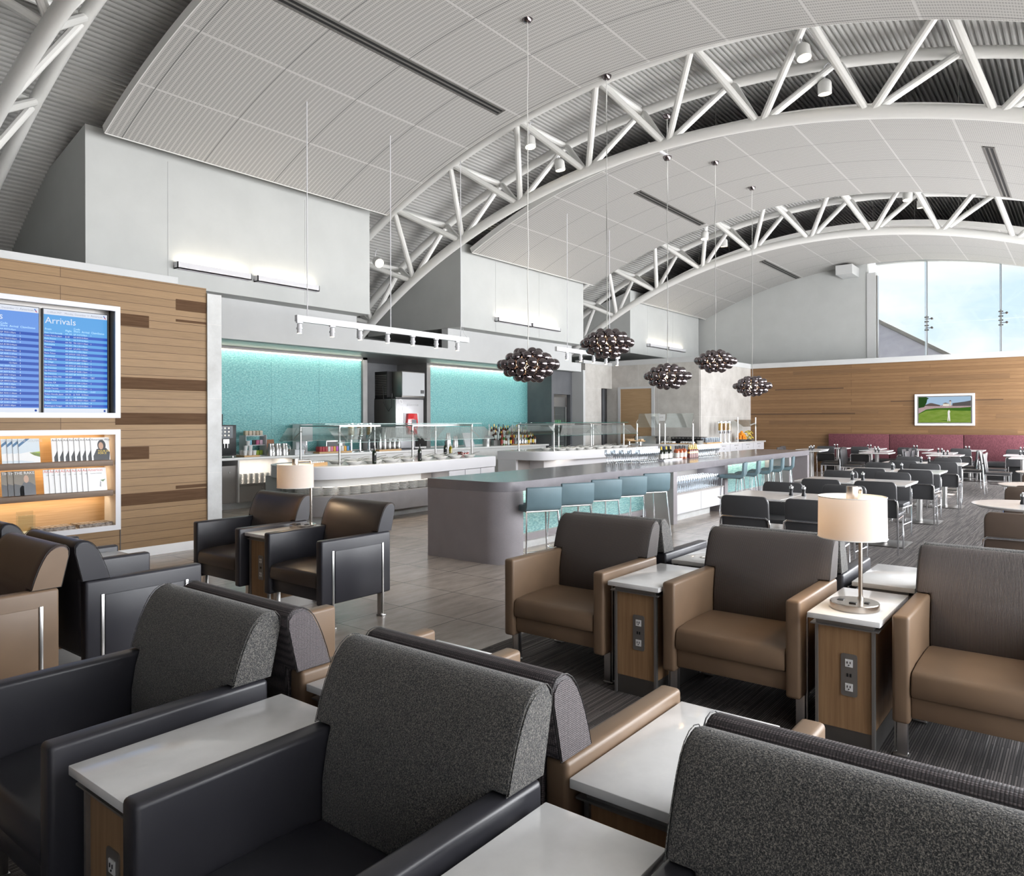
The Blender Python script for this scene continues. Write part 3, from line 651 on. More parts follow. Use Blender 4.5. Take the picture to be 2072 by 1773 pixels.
# ================================================================== LOUNGE ARMCHAIRS
def armchair(lm, back, side, label, seat=None):
    seat = seat or lm
    r = thing('lounge_armchair', label, 'armchair')
    for s in (-1, 1):
        y0, y1 = (.305, .38) if s > 0 else (-.38, -.305)
        a = MB().box(-.36, .34, y0, y1, .19, .69).build('armrest', lm, r, bevel=.016, seg=3)
        yo = s*.38
        MB().box(-.235, .235, min(yo, yo+s*.006), max(yo, yo+s*.006), .2, .6).build('side_panel', lm, a, bevel=.004)
        for x in (-.265, .24):
            MB().box(x, x+.018, min(yo-s*.0, yo+s*.008), max(yo, yo+s*.008), .02, .605).box(x-.005, x+.03, s*.33 if s > 0 else -.375, .375 if s > 0 else -.33, .012, .19).box(x-.01, x+.035, s*.325 if s > 0 else -.392, .392 if s > 0 else -.325, 0, .013).build('leg', M['steel'], r, bevel=.002)
    B(-.33, .3, -.305, .305, .215, .315).build('seat_rail', lm, r, bevel=.01)
    # seat cushion with crowned top
    cu = MB(); pr = [(-.355, .318), (-.36, .36), (-.352, .415), (-.335, .435), (-.2, .447), (.0, .45), (.12, .445), (.2, .43), (.2, .318)]
    cu.prism(pr, 'y', -.302, .302); cu.build('seat_cushion', seat, r, bevel=.012)
    pr = [(.17, .43), (.172, .55), (.187, .64), (.203, .693), (.22, .75), (.24, .805), (.26, .85), (.28, .885), (.3, .907), (.325, .922), (.35, .926), (.375, .92), (.393, .9), (.393, .865), (.354, .693), (.345, .6), (.34, .25), (.27, .25)]
    iu = range(3, 15); N = len(pr); ys_ = (-.372, -.304, .304, .372); b = MB()
    v = [(x, y, z) for y in ys_ for x, z in pr]; f = [(N+i, N+(i+1) % N, 2*N+(i+1) % N, 2*N+i) for i in range(N)]
    for o_ in (0, 2*N): f += [(o_+i, o_+i+1, o_+N+i+1, o_+N+i) for i in range(3, 14)]+[(o_+3, o_+14, o_+N+14, o_+N+3)]
    lowp = [i for i in range(N) if i <= 3 or i >= 14]
    f += [tuple(iu), tuple(3*N+i for i in iu), tuple(N+i for i in lowp), tuple(2*N+i for i in lowp)]
    b.add(v, f); upper = [pr[i] for i in iu]
    o = b.build('backrest', back, r, bevel=.014, seg=2, sharp=50)
    if side is not None:
        for s in (-1, 1):
            up2 = [(x*.94+.018, z*.93+.05) for x, z in upper]
            q = MB().prism(up2, 'y', s*.371, s*.3735).build('back_side_panel', side, o)
            MB().tube([(x, s*.37, z) for x, z in upper], .0018 if back is not M['tweed'] else .0014, 5, closed=True).build('piping', M['piping'] if back is not M['tweed'] else back, o)
    return r
PF = Proto(armchair(M['charcoal'], M['tweed'], M['tweed'], 'x'))      # charcoal with tweed back
PB = Proto(armchair(M['brown'], M['dots'], M['dots'], 'x'))           # brown with dotted back
PG = Proto(armchair(M['brown'], M['rib'], M['rib'], 'x'))             # brown with ribbed back
PC = Proto(armchair(M['charcoal'], M['espresso'], M['charcoal'], 'x', M['espresso']))
PL = Proto(armchair(M['charcoal'], M['charcoal'], M['charcoal'], 'x'))
PM = Proto(armchair(M['brown'], M['mocha'], M['brown'], 'x'))
PI = math.pi
for y, l in ((2.67, 'charcoal leather armchair with grey tweed back, at the left bottom of the picture'), (1.475, 'charcoal leather armchair with large grey tweed back, bottom centre between two white side tables'), (.32, 'tweed-backed charcoal armchair cut by the bottom right corner')):
    PF.put((1.18, y, 0), 0, l, 'tweed-backed armchairs in the front row')
for y, l in ((2.63, 'tan leather armchair facing away, behind the left tweed chair'), (1.475, 'tan leather armchair facing away with dotted weave back, behind the centre tweed chair'), (.32, 'tan armchair facing away behind the bottom right tweed chair, only back top and arm seen')):
    PB.put((1.97, y, 0), PI, l, 'tan armchairs back to back with the front row')
for y, l in ((2.67, 'brown leather armchair with dark ribbed back, leftmost in the middle row'), (1.525, 'brown leather armchair with dark ribbed back between the two oak side tables'), (.35, 'brown leather armchair at the right edge beside the lamp table')):
    PG.put((4.16, y, 0), 0, l, 'brown armchairs facing the camera')
for y, l in ((2.67, 'tweed back of a charcoal armchair behind the leftmost brown armchair'), (1.525, 'tweed-backed charcoal armchair facing away behind the middle brown armchair'), (.35, 'tweed-backed charcoal armchair facing away behind the right edge brown armchair')):
    PF.put((4.97, y, 0), PI, l, 'tweed-backed armchairs facing the dining area')
PC.put((3.86, 6.08, 0), 0, 'dark leather armchair on the tiles, left one of the pair beside the lamp'); PC.put((3.86, 4.96, 0), 0, 'dark leather armchair on the tiles, right one of the pair beside the lamp')
PL.put((2.14, 4.88, 0), PI, 'black leather armchair facing the plank wall side, beside the tan one at the left edge'); PL.put((2.14, 6.05, 0), PI, 'black leather armchair farther back at the left edge, arm against the magazine niche')
PM.put((1.31, 4.84, 0), 0, 'tan leather armchair with mocha back at the left edge of the picture'); PM.put((1.31, 5.99, 0), 0, 'second tan armchair behind at the left edge, only its back corner seen')
# side tables
def side_table(label):
    r = thing('side_table', label, 'side table')
    B(-.34, .34, -.165, .165, .628, .655).build('stone_top', M['quartz'], r, bevel=.003)
    MB().box(-.325, .325, -.155, .155, .598, .604).box(-.31, .31, -.13, .13, .604, .628).build('tray_flange', M['gun'], r)
    b = B(-.3, .3, -.125, .125, .105, .6).build('cabinet_body', M['oak'], r)
    B(-.298, .298, -.127, .127, .0, .105).build('plinth', M['dsteel'], r)
    for s in (-1, 1):
        for t in (-1, 1): B(min(s*.285, s*.312), max(s*.285, s*.312), min(t*.122, t*.135), max(t*.122, t*.135), 0, .6).build('corner_post', M['gun'], r)
    pl = MB(); pr = []
    for cx, cz, a in ((.025, .09, 0), (-.025, .09, 90), (-.025, -.09, 180), (.025, -.09, 270)): pr += arc((cx, cz), .012, a, a+90, 4)
    o = MB().prism(pr, 'x', -.304, -.299).build('power_plate', M['gun'], r, loc=(0, -.02, .37))
    for z in (.058, -.058):
        k = B(-.307, -.303, -.017, .017, -.018, .018).build('socket', M['whitep'], o, loc=(0, 0, z))
        s_ = MB()
        for y in (-.007, .007): s_.box(-.309, -.3065, y-.0015, y+.0015, -.002, .009)
        s_.cyl((-.309, 0, -.009), (-.3065, 0, -.009), .003, 8); j = s_.build('slots', M['black'], o, loc=(0, 0, z))
    MB().box(-.306, -.3035, -.011, -.003, -.008, .008).box(-.306, -.3035, .003, .011, -.008, .008).build('usb_ports', M['black'], o)
    return r
TB = Proto(side_table('x'))
for x, y, rz, l in ((1.18, 2.05, 0, 'white-topped side table at the bottom left between two charcoal armchairs'), (1.15, .9, 0, 'white-topped side table at the bottom centre, right of the big tweed chair'),
                    (1.97, 2.06, PI, 'white side table between the first two tan armchairs, half hidden by the centre tweed chair'), (1.965, .92, PI, 'white side table in front of the centre right, over oak cabinet with dark flange'),
                    (4.115, 2.08, 0, 'oak side table with outlets between the leftmost and middle brown armchairs'), (4.1, .935, 0, 'oak side table with outlets carrying the brushed steel lamp'),
                    (4.96, 2.08, PI, 'white side table with round cord grommet behind the leftmost brown armchair'), (4.97, .935, PI, 'white side table directly behind the lamp table'),
                    (3.88, 5.52, 0, 'side table with lamp between the two dark armchairs on the tiles'), (2.13, 5.47, PI, 'side table between the black armchairs at the left')):
    o = TB.put((x, y, 0), rz, l, 'oak side tables with white tops')
tag(MB().lathe([(.045, 0), (.045, .003), (.03, .003), (.03, .0015), (.001, .0015)], (4.83, 2.08, .655), 24).build('cord_grommet', M['steel']), 'round steel cord grommet set in the white side table', 'grommet')
# table lamps
def lamp():
    r = thing('table_lamp', 'x', 'lamp'); px = .08; cx = -.085
    b = MB().lathe([(.001, 0), (.112, 0), (.115, .004), (.115, .032), (.112, .036), (.001, .036)], (0, 0, 0), 48).build('base', M['nickel'], r)
    MB().box(-.06, -.035, -.02, .012, .036, .041).box(-.02, .01, -.07, -.048, .036, .04).box(-.015, .015, .05, .08, .036, .038).build('switches', M['black'], b)
    MB().cyl((px, -.01, .03), (px, -.01, .045), .014, 14).tube([(px, -.01, .03), (px, -.01, .575), (px-.004, -.01, .592), (px-.02, -.01, .6), (cx, -.01, .6)], .0105, 12).build('pole', M['nickel'], r)
    MB().lathe([(.001, .0), (.027, .0), (.027, .085), (.001, .085)], (cx, -.01, .535), 24).build('top_block', M['nickel'], r)
    sh = MB(); n = 56; zz = [(.37, 1.0), (.57, .985)]
    for q in (1.0, .988):
        v = []
        for z, s in zz:
            for k in range(n):
                a = 2*PI*k/n; v.append((.157*q*s*math.cos(a)+cx, .157*q*s*math.sin(a)-.01, z))
        sh.add(v, [(k, (k+1) % n, n+(k+1) % n, n+k) for k in range(n)])
    sh.build('lamp_shade', M['shade'], r)
    for z, s in zz: MB().tube([(.158*s*math.cos(2*PI*k/n)+cx, .158*s*math.sin(2*PI*k/n)-.01, z) for k in range(n)], .0022, 5, closed=True).build('shade_trim', M['whitep'], r)
    MB().tube([(cx, -.16, .55), (cx, .14, .55)], .002, 5).build('shade_spider', M['gun'], r)
    MB().sphere((cx, -.01, .46), .028, 12).build('bulb', M['bulb'], r, sharp=80)
    return r
LP = Proto(lamp())
for x, y, z, l in ((3.97, .93, .655, 'brushed steel lamp with white oval shade on the oak side table at the right'), (4.0, 5.5, .655, 'brushed steel lamp with white oval shade between the dark armchairs')):
    LP.put((x, y, z), 0, l, 'table lamps')
    pl = bpy.data.lights.new('lamp_glow', 'POINT'); pl.energy = 3; pl.color = (1, .72, .45); pl.shadow_soft_size = .03; po = bpy.data.objects.new('lamp_glow', pl); COL.objects.link(po); po.location = (x-.085, y+.05, z+.45)
# ================================================================== BAR
def text(body, size, loc, rot, mat, parent, name='lettering', align='LEFT', ext=.0005, space=1, line=1, shear=0):
    c = bpy.data.curves.new(name, 'FONT'); c.body = body; c.size = size; c.align_x = align; c.extrude = ext; c.space_line = line; c.space_character = space; c.shear = shear; c.resolution_u = 2
    c.materials.append(mat); c.space_line = line; tmp = bpy.data.objects.new(name, c); COL.objects.link(tmp); dg = bpy.context.evaluated_depsgraph_get(); dg.update(); me = bpy.data.meshes.new_from_object(tmp.evaluated_get(dg)); bpy.data.objects.remove(tmp); bpy.data.curves.remove(c)
    o = bpy.data.objects.new(name, me); COL.objects.link(o); o.location = loc; o.rotation_euler = rot; o.parent = parent; return o
bar = thing('bar_counter', 'long grey stone bar island with rounded front corner', 'bar')
rc = .3; ol = [(6.31, 6.235)]+arc((6.31+rc, 5.03+rc), rc, 180, 270, 14)+[(17.4, 5.03), (17.4, 6.235)]
MB().prism(ol, 'z', .812, .922).build('counter_top', M['barstone'], bar, bevel=.002, seg=1)
ol = [(6.312, 6.233)]+arc((6.312+rc, 5.032+rc), rc, 180, 270, 14)+[(6.62, 5.032), (6.62, 6.233)]
MB().prism(ol, 'z', 0, .812).build('rounded_end_panel', M['barside'], bar)
for x0, x1 in ((10.44, 10.57), (12.47, 12.61), (16.0, 16.12), (17.28, 17.4)): B(x0, x1, 5.035, 6.2, 0, .812).build('divider_panel', M['barside'], bar)
for x0, x1 in ((6.62, 10.44), (12.61, 16.0)):
    B(x0, x1, 5.56, 5.62, .2, .8).build('mosaic_panel', M['tealbar'], bar)
    B(x0, x1, 5.5, 5.62, .12, .2).build('foot_ledge', M['barside'], bar)
    B(x0, x1, 5.6, 5.7, 0, .12).build('plinth', M['pier'], bar)
    B(x0+.02, x1-.02, 5.535, 5.55, .79, .8).build('led_strip', M['led'], bar)
    area('bar_led', ((x0+x1)/2, 5.46, .8), (R(35), 0, 0), x1-x0, .03, 2.2*(x1-x0), (1, .93, .72))
B(6.62, 17.28, 5.62, 6.2, .1, .812).build('bar_body', M['greycab'], bar)
sh = MB().box(10.57, 12.47, 5.05, 5.6, .44, .463).box(10.57, 12.47, 5.55, 5.62, .463, .81); sh.build('glass_shelf_recess', M['greycab'], bar)
for x0, x1 in ((10.575, 11.515), (11.525, 12.465)): B(x0, x1, 5.06, 5.4, .14, .435).build('drawer_front', M['white'], bar)
B(10.57, 12.2, 5.2, 5.3, 0, .13).build('lit_plinth', M['pier'], bar)
area('shelf_light', (11.5, 5.3, .8), (0, 0, 0), 1.8, .2, 5, (.85, .92, 1))
# bar stools
def stool():
    r = thing('bar_stool', 'x', 'bar stool')
    pr = [(-.2, .60), (-.2, .645), (-.185, .66), (.1, .66), (.155, .67), (.175, .7), (.185, .86), (.195, .872), (.215, .872), (.228, .86), (.215, .66), (.19, .615), (.14, .6)]
    q = MB().prism([(-a, b) for a, b in pr], 'x', -.215, .215).build('seat_shell', M['blue'], r, bevel=.012, seg=2)
    ch = MB()
    for k in range(9): ch.tube([(-.205, .16-k*.04, .6605), (.205, .16-k*.04, .6605)], .006, 5)
    for k in range(5): ch.tube([(-.205, -.182-.002*k, .705+k*.035), (.205, -.182-.002*k, .705+k*.035)], .006, 5)
    ch.build('seat_channels', M['blue'], q)
    T = lambda a, b, name: MB().tube([a, b], .0095, 8).build(name, M['chrome'], r)
    for sx in (-1, 1):
        for sy in (-1, 1): T((sx*.19, sy*.16, .6), (sx*.225, sy*.205-.01, 0.0), 'leg')
    MB().tube([(-.19, -.16, .597), (.19, -.16, .597), (.19, .16, .597), (-.19, .16, .597)], .009, 8, closed=True).build('seat_frame', M['chrome'], r)
    MB().tube([(-.222, -.205, .08), (.222, -.205, .08)], .009, 8).tube([(-.222, .19, .08), (.222, .19, .08)], .009, 8).tube([(-.222, -.205, .08), (-.222, .19, .08)], .009, 8).tube([(.222, -.205, .08), (.222, .19, .08)], .009, 8).build('footrest', M['chrome'], r)
    return r
ST = Proto(stool())
for i, x in enumerate((6.63, 7.31, 7.97, 8.64, 9.33)):
    ST.put((x+.1, 4.93, 0), -R(29), ['nearest blue-grey bar stool, beside the rounded bar end', 'second blue-grey bar stool from the rounded bar end', 'third blue-grey bar stool from the rounded bar end', 'fourth blue-grey bar stool from the rounded bar end', 'blue-grey bar stool next to the shelf of glasses'][i], 'blue-grey stools at the near half of the bar')
for i, x in enumerate((12.62, 13.3, 13.98, 14.64, 15.28)):
    ST.put((x-.05, 4.93, 0), R(14), '%s stool of the far five, counted away from the glass shelf' % ORD[i], 'blue-grey stools at the far half of the bar')
# glasses, bottles
def wineglass(h=.2):
    return MB().lathe([(.001, 0), (.036, .0), (.036, .004), (.008, .009), (.005, .03), (.005, h*.42), (.012, h*.47), (.034, h*.6), (.04, h*.74), (.033, h)], (0, 0, 0), 12)
gl = wineglass(.21).build('wine_glass', M['wine'], None, sharp=80); tag(gl, 'clear wine glass standing on the bar top', 'glass', 'wine glasses on the bar top')
GP = Proto(gl); n = 0
for j, y in enumerate((5.72, 5.82, 5.92, 6.02, 6.12)):
    for i in range(16):
        x = 10.28+.07*i+(6.12-y)*.9
        if x > 11.3+(y-5.72)*.2: continue
        GP.put((x, y, .922), 0, 'one of the wine glasses massed at the left of the bottles on the bar', 'wine glasses left of the bottles')
for j, y in enumerate((5.7, 5.8, 5.9)):
    for i in range(12): GP.put((12.85+.085*i, y, .922), 0, 'one of the wine glasses massed at the right of the gold-topped bottles', 'wine glasses right of the bottles')
for j, y in enumerate((5.14, 5.23, 5.32, 5.41)):
    for i in range(20): GP.put((10.66+.09*i, y, .463), 0, 'one of the upturned-looking glasses on the shelf inside the bar front', 'wine glasses on the lit bar shelf')
def bottle(h, r, cm, capm, labm, neck=.35, name='wine_bottle'):
    o = thing(name, 'x', 'bottle')
    MB().lathe([(.001, 0), (r, .004), (r, h*.6), (r*.85, h*.66), (r*.38, h*.74), (r*.34, h*.93)], (0, 0, 0), 14).build('bottle_glass', cm, o, sharp=60)
    MB().lathe([(r*.36, h*.76), (r*.38, h*.78), (r*.38, h), (.001, h)], (0, 0, 0), 12).build('foil_cap', capm, o)
    if labm: MB().lathe([(r*1.01, h*.15), (r*1.01, h*.48)], (0, 0, 0), 14).build('paper_label', labm, o)
    return o
gd = simple('dark_green_glass', (.01, .016, .008), .08); ga = simple('amber_glass', (.16, .05, .015), .1); gr = simple('rose_wine_glass', (.45, .12, .05), .1); gold = simple('gold_foil', (.75, .5, .16), .28, .9)
yel = simple('yellow_foil', (.8, .52, .03), .4); nav = simple('navy_foil', (.01, .03, .1), .4); lab = simple('paper_label_white', (.75, .74, .7), .7); red = simple('red_label', (.35, .03, .02), .5); clr = simple('clear_bottle_glass', (.5, .58, .58), .08, spec=.8); org = simple('orange_label', (.7, .2, .03), .6); grn = simple('green_bottle_glass', (.06, .2, .05), .1)
cnt_ = {}
def putb(P, loc, label, group, h=1):
    return P.put(loc, rnd.random()*6, label, group)
tr = thing('bottle_tray', 'white tray holding the wine bottles on the bar', 'tray', (11.6, 5.72, .922))
MB().box(-.35, .35, -.12, .12, 0, .006).box(-.35, .35, -.125, -.115, 0, .03).box(-.35, .35, .115, .125, 0, .03).box(-.355, -.345, -.125, .125, 0, .03).box(.345, .355, -.125, .125, 0, .03).build('tray_body', M['white'], tr)
pb = [Proto(bottle(.235, .036, gd, c, lab)) for c in (yel, nav, M['black'])]
for i, (k, x, y, nm) in enumerate(((0, 11.32, 5.68, 'yellow-capped'), (1, 11.4, 5.66, 'navy-capped'), (0, 11.5, 5.68, 'yellow-capped'), (1, 11.55, 5.76, 'navy-capped'), (2, 11.62, 5.68, 'black-capped'), (0, 11.7, 5.7, 'yellow-capped'), (2, 11.78, 5.78, 'black-capped'))):
    pb[k].put((x, y, .928), 0, '%s dark wine bottle, %s from the left in the white bar tray' % (nm, ORD[i]), 'wine bottles on the bar')
pr_ = Proto(bottle(.235, .036, gr, M['black'], lab, name='rose_bottle'))
for i in range(8): pr_.put((11.62+.085*(i % 4)+.03*(i//4), 5.8+.08*(i//4) if i > 3 else 5.83, .922 if i > 9 else .922), 0, 'one of the rosé wine bottles with black caps behind the dark bottles', 'rosé bottles on the bar') if False else None
for i in range(6): pr_.put((11.98+.075*i, 5.7+.07*(i % 2), .922), 0, 'rosé wine bottle with black cap, %s from the left between tray and gold tops' % ORD[i], 'rosé bottles on the bar')
bo_ = bottle(.24, .038, simple('dark_red_bottle', (.12, .02, .015), .2), gold, None, name='sparkling_wine_bottle'); MB().lathe([(.0385, .09), (.0375, .145), (.02, .18), (.015, .225)], (0, 0, 0), 14).build('gold_foil_neck', gold, bo_); pc = Proto(bo_)
for i in range(5): pc.put((12.47+.075*i, 5.7, .922), 0, 'gold-foiled sparkling wine bottle, %s from the left on the bar' % ORD[i], 'gold-topped bottles on the bar')
# ================================================================== BUFFET ISLANDS
def smooth_poly(p): return p
A_out = [(7.3, 10.75), (7.08, 10.6), (6.93, 10.35), (6.84, 10.05), (6.8, 9.75), (6.83, 9.5), (6.92, 9.3), (7.08, 9.16), (7.35, 9.06), (7.8, 9.01), (8.35, 8.99), (9.15, 9.01), (10.2, 9.12), (11.3, 9.27), (11.3, 10.75)]
B_out = [(13.34, 10.9), (13.33, 10.0), (13.37, 9.82), (13.48, 9.68), (13.7, 9.57), (14.0, 9.5), (14.6, 9.4), (15.4, 9.32), (16.8, 9.29), (18.4, 9.32), (18.4, 10.9)]
def inset(out, d, cx, cy_):
    r = []
    for x, y in out: r.append((x+(d if x < cx-1.5 else (-d if x > cx+1.5 else 0)), y+d if y < cy_ else y-.02))
    return r
ia = thing('buffet_island', 'white curved buffet island with plates stacked below its top, left one', 'buffet counter', (0, 0, 0), 0, 'buffet islands')
MB().prism(A_out, 'z', .71, .905).build('counter_fascia', M['whiteS'], ia, bevel=.004, seg=1, sharp=40)
MB().prism(inset(A_out, .02, 9, 10), 'z', .905, .911).build('counter_surface', M['quartzw'], ia)
lo = inset(A_out, .06, 9, 10); lo = [p for p in lo if p[0] < 9.7]+[(9.55, 9.1), (9.55, 10.7)]
MB().prism(lo, 'z', .14, .44).build('plate_ledge_body', M['buffetgrey'], ia, sharp=40); MB().prism(lo, 'z', .44, .458).build('plate_ledge_top', M['greycab'], ia, sharp=40)
MB().prism(inset(lo, .25, 8.2, 10), 'z', 0, .14).build('plinth', M['pier'], ia)
MB().prism([(7.05, 10.7), (7.05, 9.9), (7.2, 9.65), (7.5, 9.5), (9.4, 9.45), (9.4, 10.7)], 'z', .458, .71).build('upper_body', M['wallw'], ia)
B(9.4, 9.72, 9.5, 10.7, .1, .71).build('open_niche', M['greycab'], ia)
for k in range(3):
    x0 = 9.75+k*.51; y0 = 9.09+k*.06; 
    for z0, z1 in ((.12, .4), (.41, .7)): MB().prism([(x0, y0), (x0+.5, y0+.065), (x0+.5, 10.7), (x0, 10.7)], 'z', z0, z1).build('drawer_front', M['whiteS'], ia)
B(7.1, 7.3, 10.35, 10.7, .0, .71).build('end_panel', M['whiteS'], ia)
ib = thing('buffet_island', 'white curved buffet island in the middle, behind the bar, right one', 'buffet counter', (0, 0, 0), 0, 'buffet islands')
MB().prism(B_out, 'z', .71, .905).build('counter_fascia', M['whiteS'], ib, bevel=.004, seg=1, sharp=40)
MB().prism(inset(B_out, .02, 15.9, 10), 'z', .905, .911).build('counter_surface', M['quartzw'], ib)
MB().prism([(13.95, 10.85), (13.95, 10.0), (14.2, 9.8), (15.4, 9.62), (18.3, 9.6), (18.3, 10.85)], 'z', 0, .71).build('island_body', M['whiteS'], ib)
B(13.34, 13.42, 10.35, 10.88, 0, .71).build('end_panel', M['whiteS'], ib); B(13.42, 13.95, 10.4, 10.85, 0, .71).build('open_niche', M['greycab'], ib)
def guard(frames, ytop, label, zb=.911):
    r = thing('sneeze_guard', label, 'food guard', (0, 0, 0), 0, 'glass food guards over the buffet islands')
    xs = [f[0] for f in frames]
    for x, yf, yr in frames:
        for y in (yf, yr): MB().cyl((x, y, zb), (x, y, zb+.63), .019, 10).cyl((x, y, zb), (x, y, zb+.02), .035, 12).build('post', M['steel'], r)
        MB().box(x-.012, x+.012, yf-.02, yr+.02, zb+.6, zb+.63).build('cross_bar', M['steel'], r)
        for s, y in ((-1, yf), (1, yr)): MB().tube([(x, y, zb+.52), (x, y+s*.14, zb+.43), (x, y+s*.2, zb+.38)], .008, 6).cyl((x-.02, y, zb+.52), (x+.02, y, zb+.52), .022, 8).build('glass_bracket', M['steel'], r)
    for k in range(len(frames)-1):
        a, b = xs[k]+.03-(.28 if k == 0 else 0), xs[k+1]-.03+(.28 if k == len(frames)-2 else 0); yf, yr = frames[k][1], frames[k][2]
        B(a, b, yf+.05, yr-.05, zb+.645, zb+.655).build('top_glass', M['tint'], r)
        MB().box(a, b, yf+.045, yf+.05, zb+.644, zb+.656).box(a, b, yr-.05, yr-.045, zb+.644, zb+.656).build('top_glass_edge', M['edgeglass'], r)
        for s, y in ((-1, yf), (1, yr)):
            q = [(y+s*.02, zb+.58), (y+s*.026, zb+.585), (y+s*.27, zb+.36), (y+s*.262, zb+.355)]
            MB().prism(q, 'x', a, b).build('slanted_glass', M['tint'], r)
            B(a, b, y+s*.266-.003, y+s*.266+.003, zb+.352, zb+.36).build('slanted_glass_edge', M['edgeglass'], r)
        B(a+.25, b-.25, (yf+yr)/2-.1, (yf+yr)/2+.1, zb+.6, zb+.63).build('heat_lamp_bar', M['steel'], r)
    return r
area('island_led', (8.3, 9.3, .705), (0, 0, 0), 2.6, .1, 2.6, (1, .93, .84)); area('island_led', (14.8, 9.75, .705), (0, 0, 0), 2.4, .1, 2, (1, .9, .78))
guard([(7.63, 9.52, 10.55), (9.16, 9.42, 10.42), (10.86, 9.52, 10.5)], 0, 'glass food guard on steel posts over the left buffet island')
guard([(13.87, 9.66, 10.68), (15.65, 9.77, 10.75), (17.37, 9.82, 10.78)], 0, 'glass food guard on steel posts over the right buffet island')
pl = MB().lathe([(.001, 0), (.06, 0), (.1, .012), (.101, .015), (.06, .006), (.001, .005)], (0, 0, 0), 20).build('dinner_plate', M['china'], None, sharp=60); tag(pl, 'x', 'plate'); PP = Proto(pl)
pos = [(7.08, 10.15), (7.0, 9.9), (6.99, 9.66), (7.06, 9.42), (7.22, 9.28)]+[(7.42+.212*i, 9.18-(.02 if i < 4 else 0)) for i in range(10)]
for i, (x, y) in enumerate(pos):
    for k in range(8): PP.put((x, y, .458+k*.016), 0, 'white plate in the %s stack from the left under the buffet island top' % ORD[i], 'plate stacks under the buffet island')
# serving dishes on the islands
def dish():
    r = thing('serving_dish', 'x', 'serving dish')
    MB().lathe([(.001, .0), (.09, 0), (.14, .05), (.155, .055), (.145, .048), (.1, .01), (.001, .01)], (0, 0, 0), 20, sx=1.1, sy=.75).build('dish', M['china'], r, sharp=60)
    MB().lathe([(.001, .04), (.12, .036)], (0, 0, 0), 16, sx=1.1, sy=.75).build('food', noisy('salad', (.12, .2, .05), (.5, .4, .22), 40, .7), r)
    MB().tube([(.05, 0, .05), (.14, -.06, .09), (.22, -.1, .1)], .006, 6).build('serving_spoon', M['steel'], r); return r
DP = Proto(dish())
i = 0
for x in (7.75, 8.15, 8.55, 8.95, 9.4, 9.8, 10.2, 10.6):
    for y in (9.3, 9.75):
        DP.put((x, y+(.02*(x-8)), .911), rnd.uniform(-.3, .3), 'white oval serving dish, %s from the left, %s row of the left buffet island' % (ORD[i//2], ['front', 'rear'][i % 2]), 'serving dishes on the left buffet island'); i += 1
i = 0
for x in (14.1, 14.5, 14.9, 15.3, 15.8, 16.2, 16.6, 17.0):
    for y in (9.62, 10.05):
        DP.put((x, y, .911), rnd.uniform(-.3, .3), 'shallow serving dish, %s from the left, %s row of the right buffet island' % (ORD[i//2], ['front', 'rear'][i % 2]), 'serving dishes on the right buffet island'); i += 1
cd = thing('cake_stand', 'x', 'cake stand')
MB().lathe([(.001, 0), (.08, .0), (.02, .02), (.015, .12), (.03, .13), (.001, .13)], (0, 0, 0), 14).build('stand', M['chrome'], cd)
B(-.17, .17, -.1, .1, .13, .15).build('wooden_board', M['bamboo'], cd)
m_ = MB(); [m_.sphere((-.12+.06*(k % 5), -.04+.07*(k//5), .17), .028, 8) for k in range(10)]; m_.build('pastries', simple('pastry', (.62, .45, .28), .7), cd, kind='stuff')
CP = Proto(cd); CP.put((17.9, 9.6, .911), .3, 'left wooden board of pastries on a chrome stand at the right island', 'pastry stands'); CP.put((18.1, 10.05, .911), -.2, 'right wooden board of pastries on a chrome stand at the right island', 'pastry stands')
ct = thing('cutlery_tray', 'wooden tray of white napkin rolls on the left end of the buffet island', 'tray', (7.15, 9.6, .911), .3)
MB().box(-.2, .2, -.15, .15, 0, .02).box(-.2, .2, -.155, -.145, 0, .05).box(-.2, .2, .145, .155, 0, .05).box(-.205, -.195, -.15, .15, 0, .05).box(.195, .205, -.15, .15, 0, .05).build('wooden_tray', M['bamboo'], ct)
for k in range(7): MB().cyl((-.16+.05*k, -.12, .045), (-.15+.05*k, .12, .05), .022, 8).build('napkin_roll', M['whitep'], ct)
ob = Proto(bottle(.3, .034, gd, M['black'], M['black_matte'], name='oil_bottle')); oy = Proto(bottle(.26, .034, simple('olive_oil', (.3, .24, .01), .1), M['steel'], None, name='oil_bottle'))
ob.put((8.02, 9.13, .911), 0, 'dark oil bottle at the left of the buffet island front', 'oil bottles'); ob.put((9.02, 9.1, .911), 0, 'dark oil bottle at the middle of the buffet island front', 'oil bottles')
ob.put((10.62, 10.0, .911), 0, 'dark vinegar bottle next to the golden oil bottle', 'oil bottles'); oy.put((10.75, 9.98, .911), 0, 'golden olive oil bottle near the right end of the left buffet island', 'oil bottles')
jt = thing('condiment_jar', 'x', 'jar'); MB().lathe([(.001, 0), (.034, 0), (.036, .06), (.03, .075)], (0, 0, 0), 12).build('jar_glass', simple('red_preserve', (.3, .03, .02), .15), jt); MB().lathe([(.036, .07), (.036, .09), (.001, .09)], (0, 0, 0), 12).build('lid', M['white'], jt)
JT = Proto(jt)
for k in range(6): JT.put((10.95+.075*(k % 3), 9.85+.08*(k//3), .911), 0, 'red condiment jar, %s of the six on the right end of the left island' % ORD[k], 'red condiment jars')
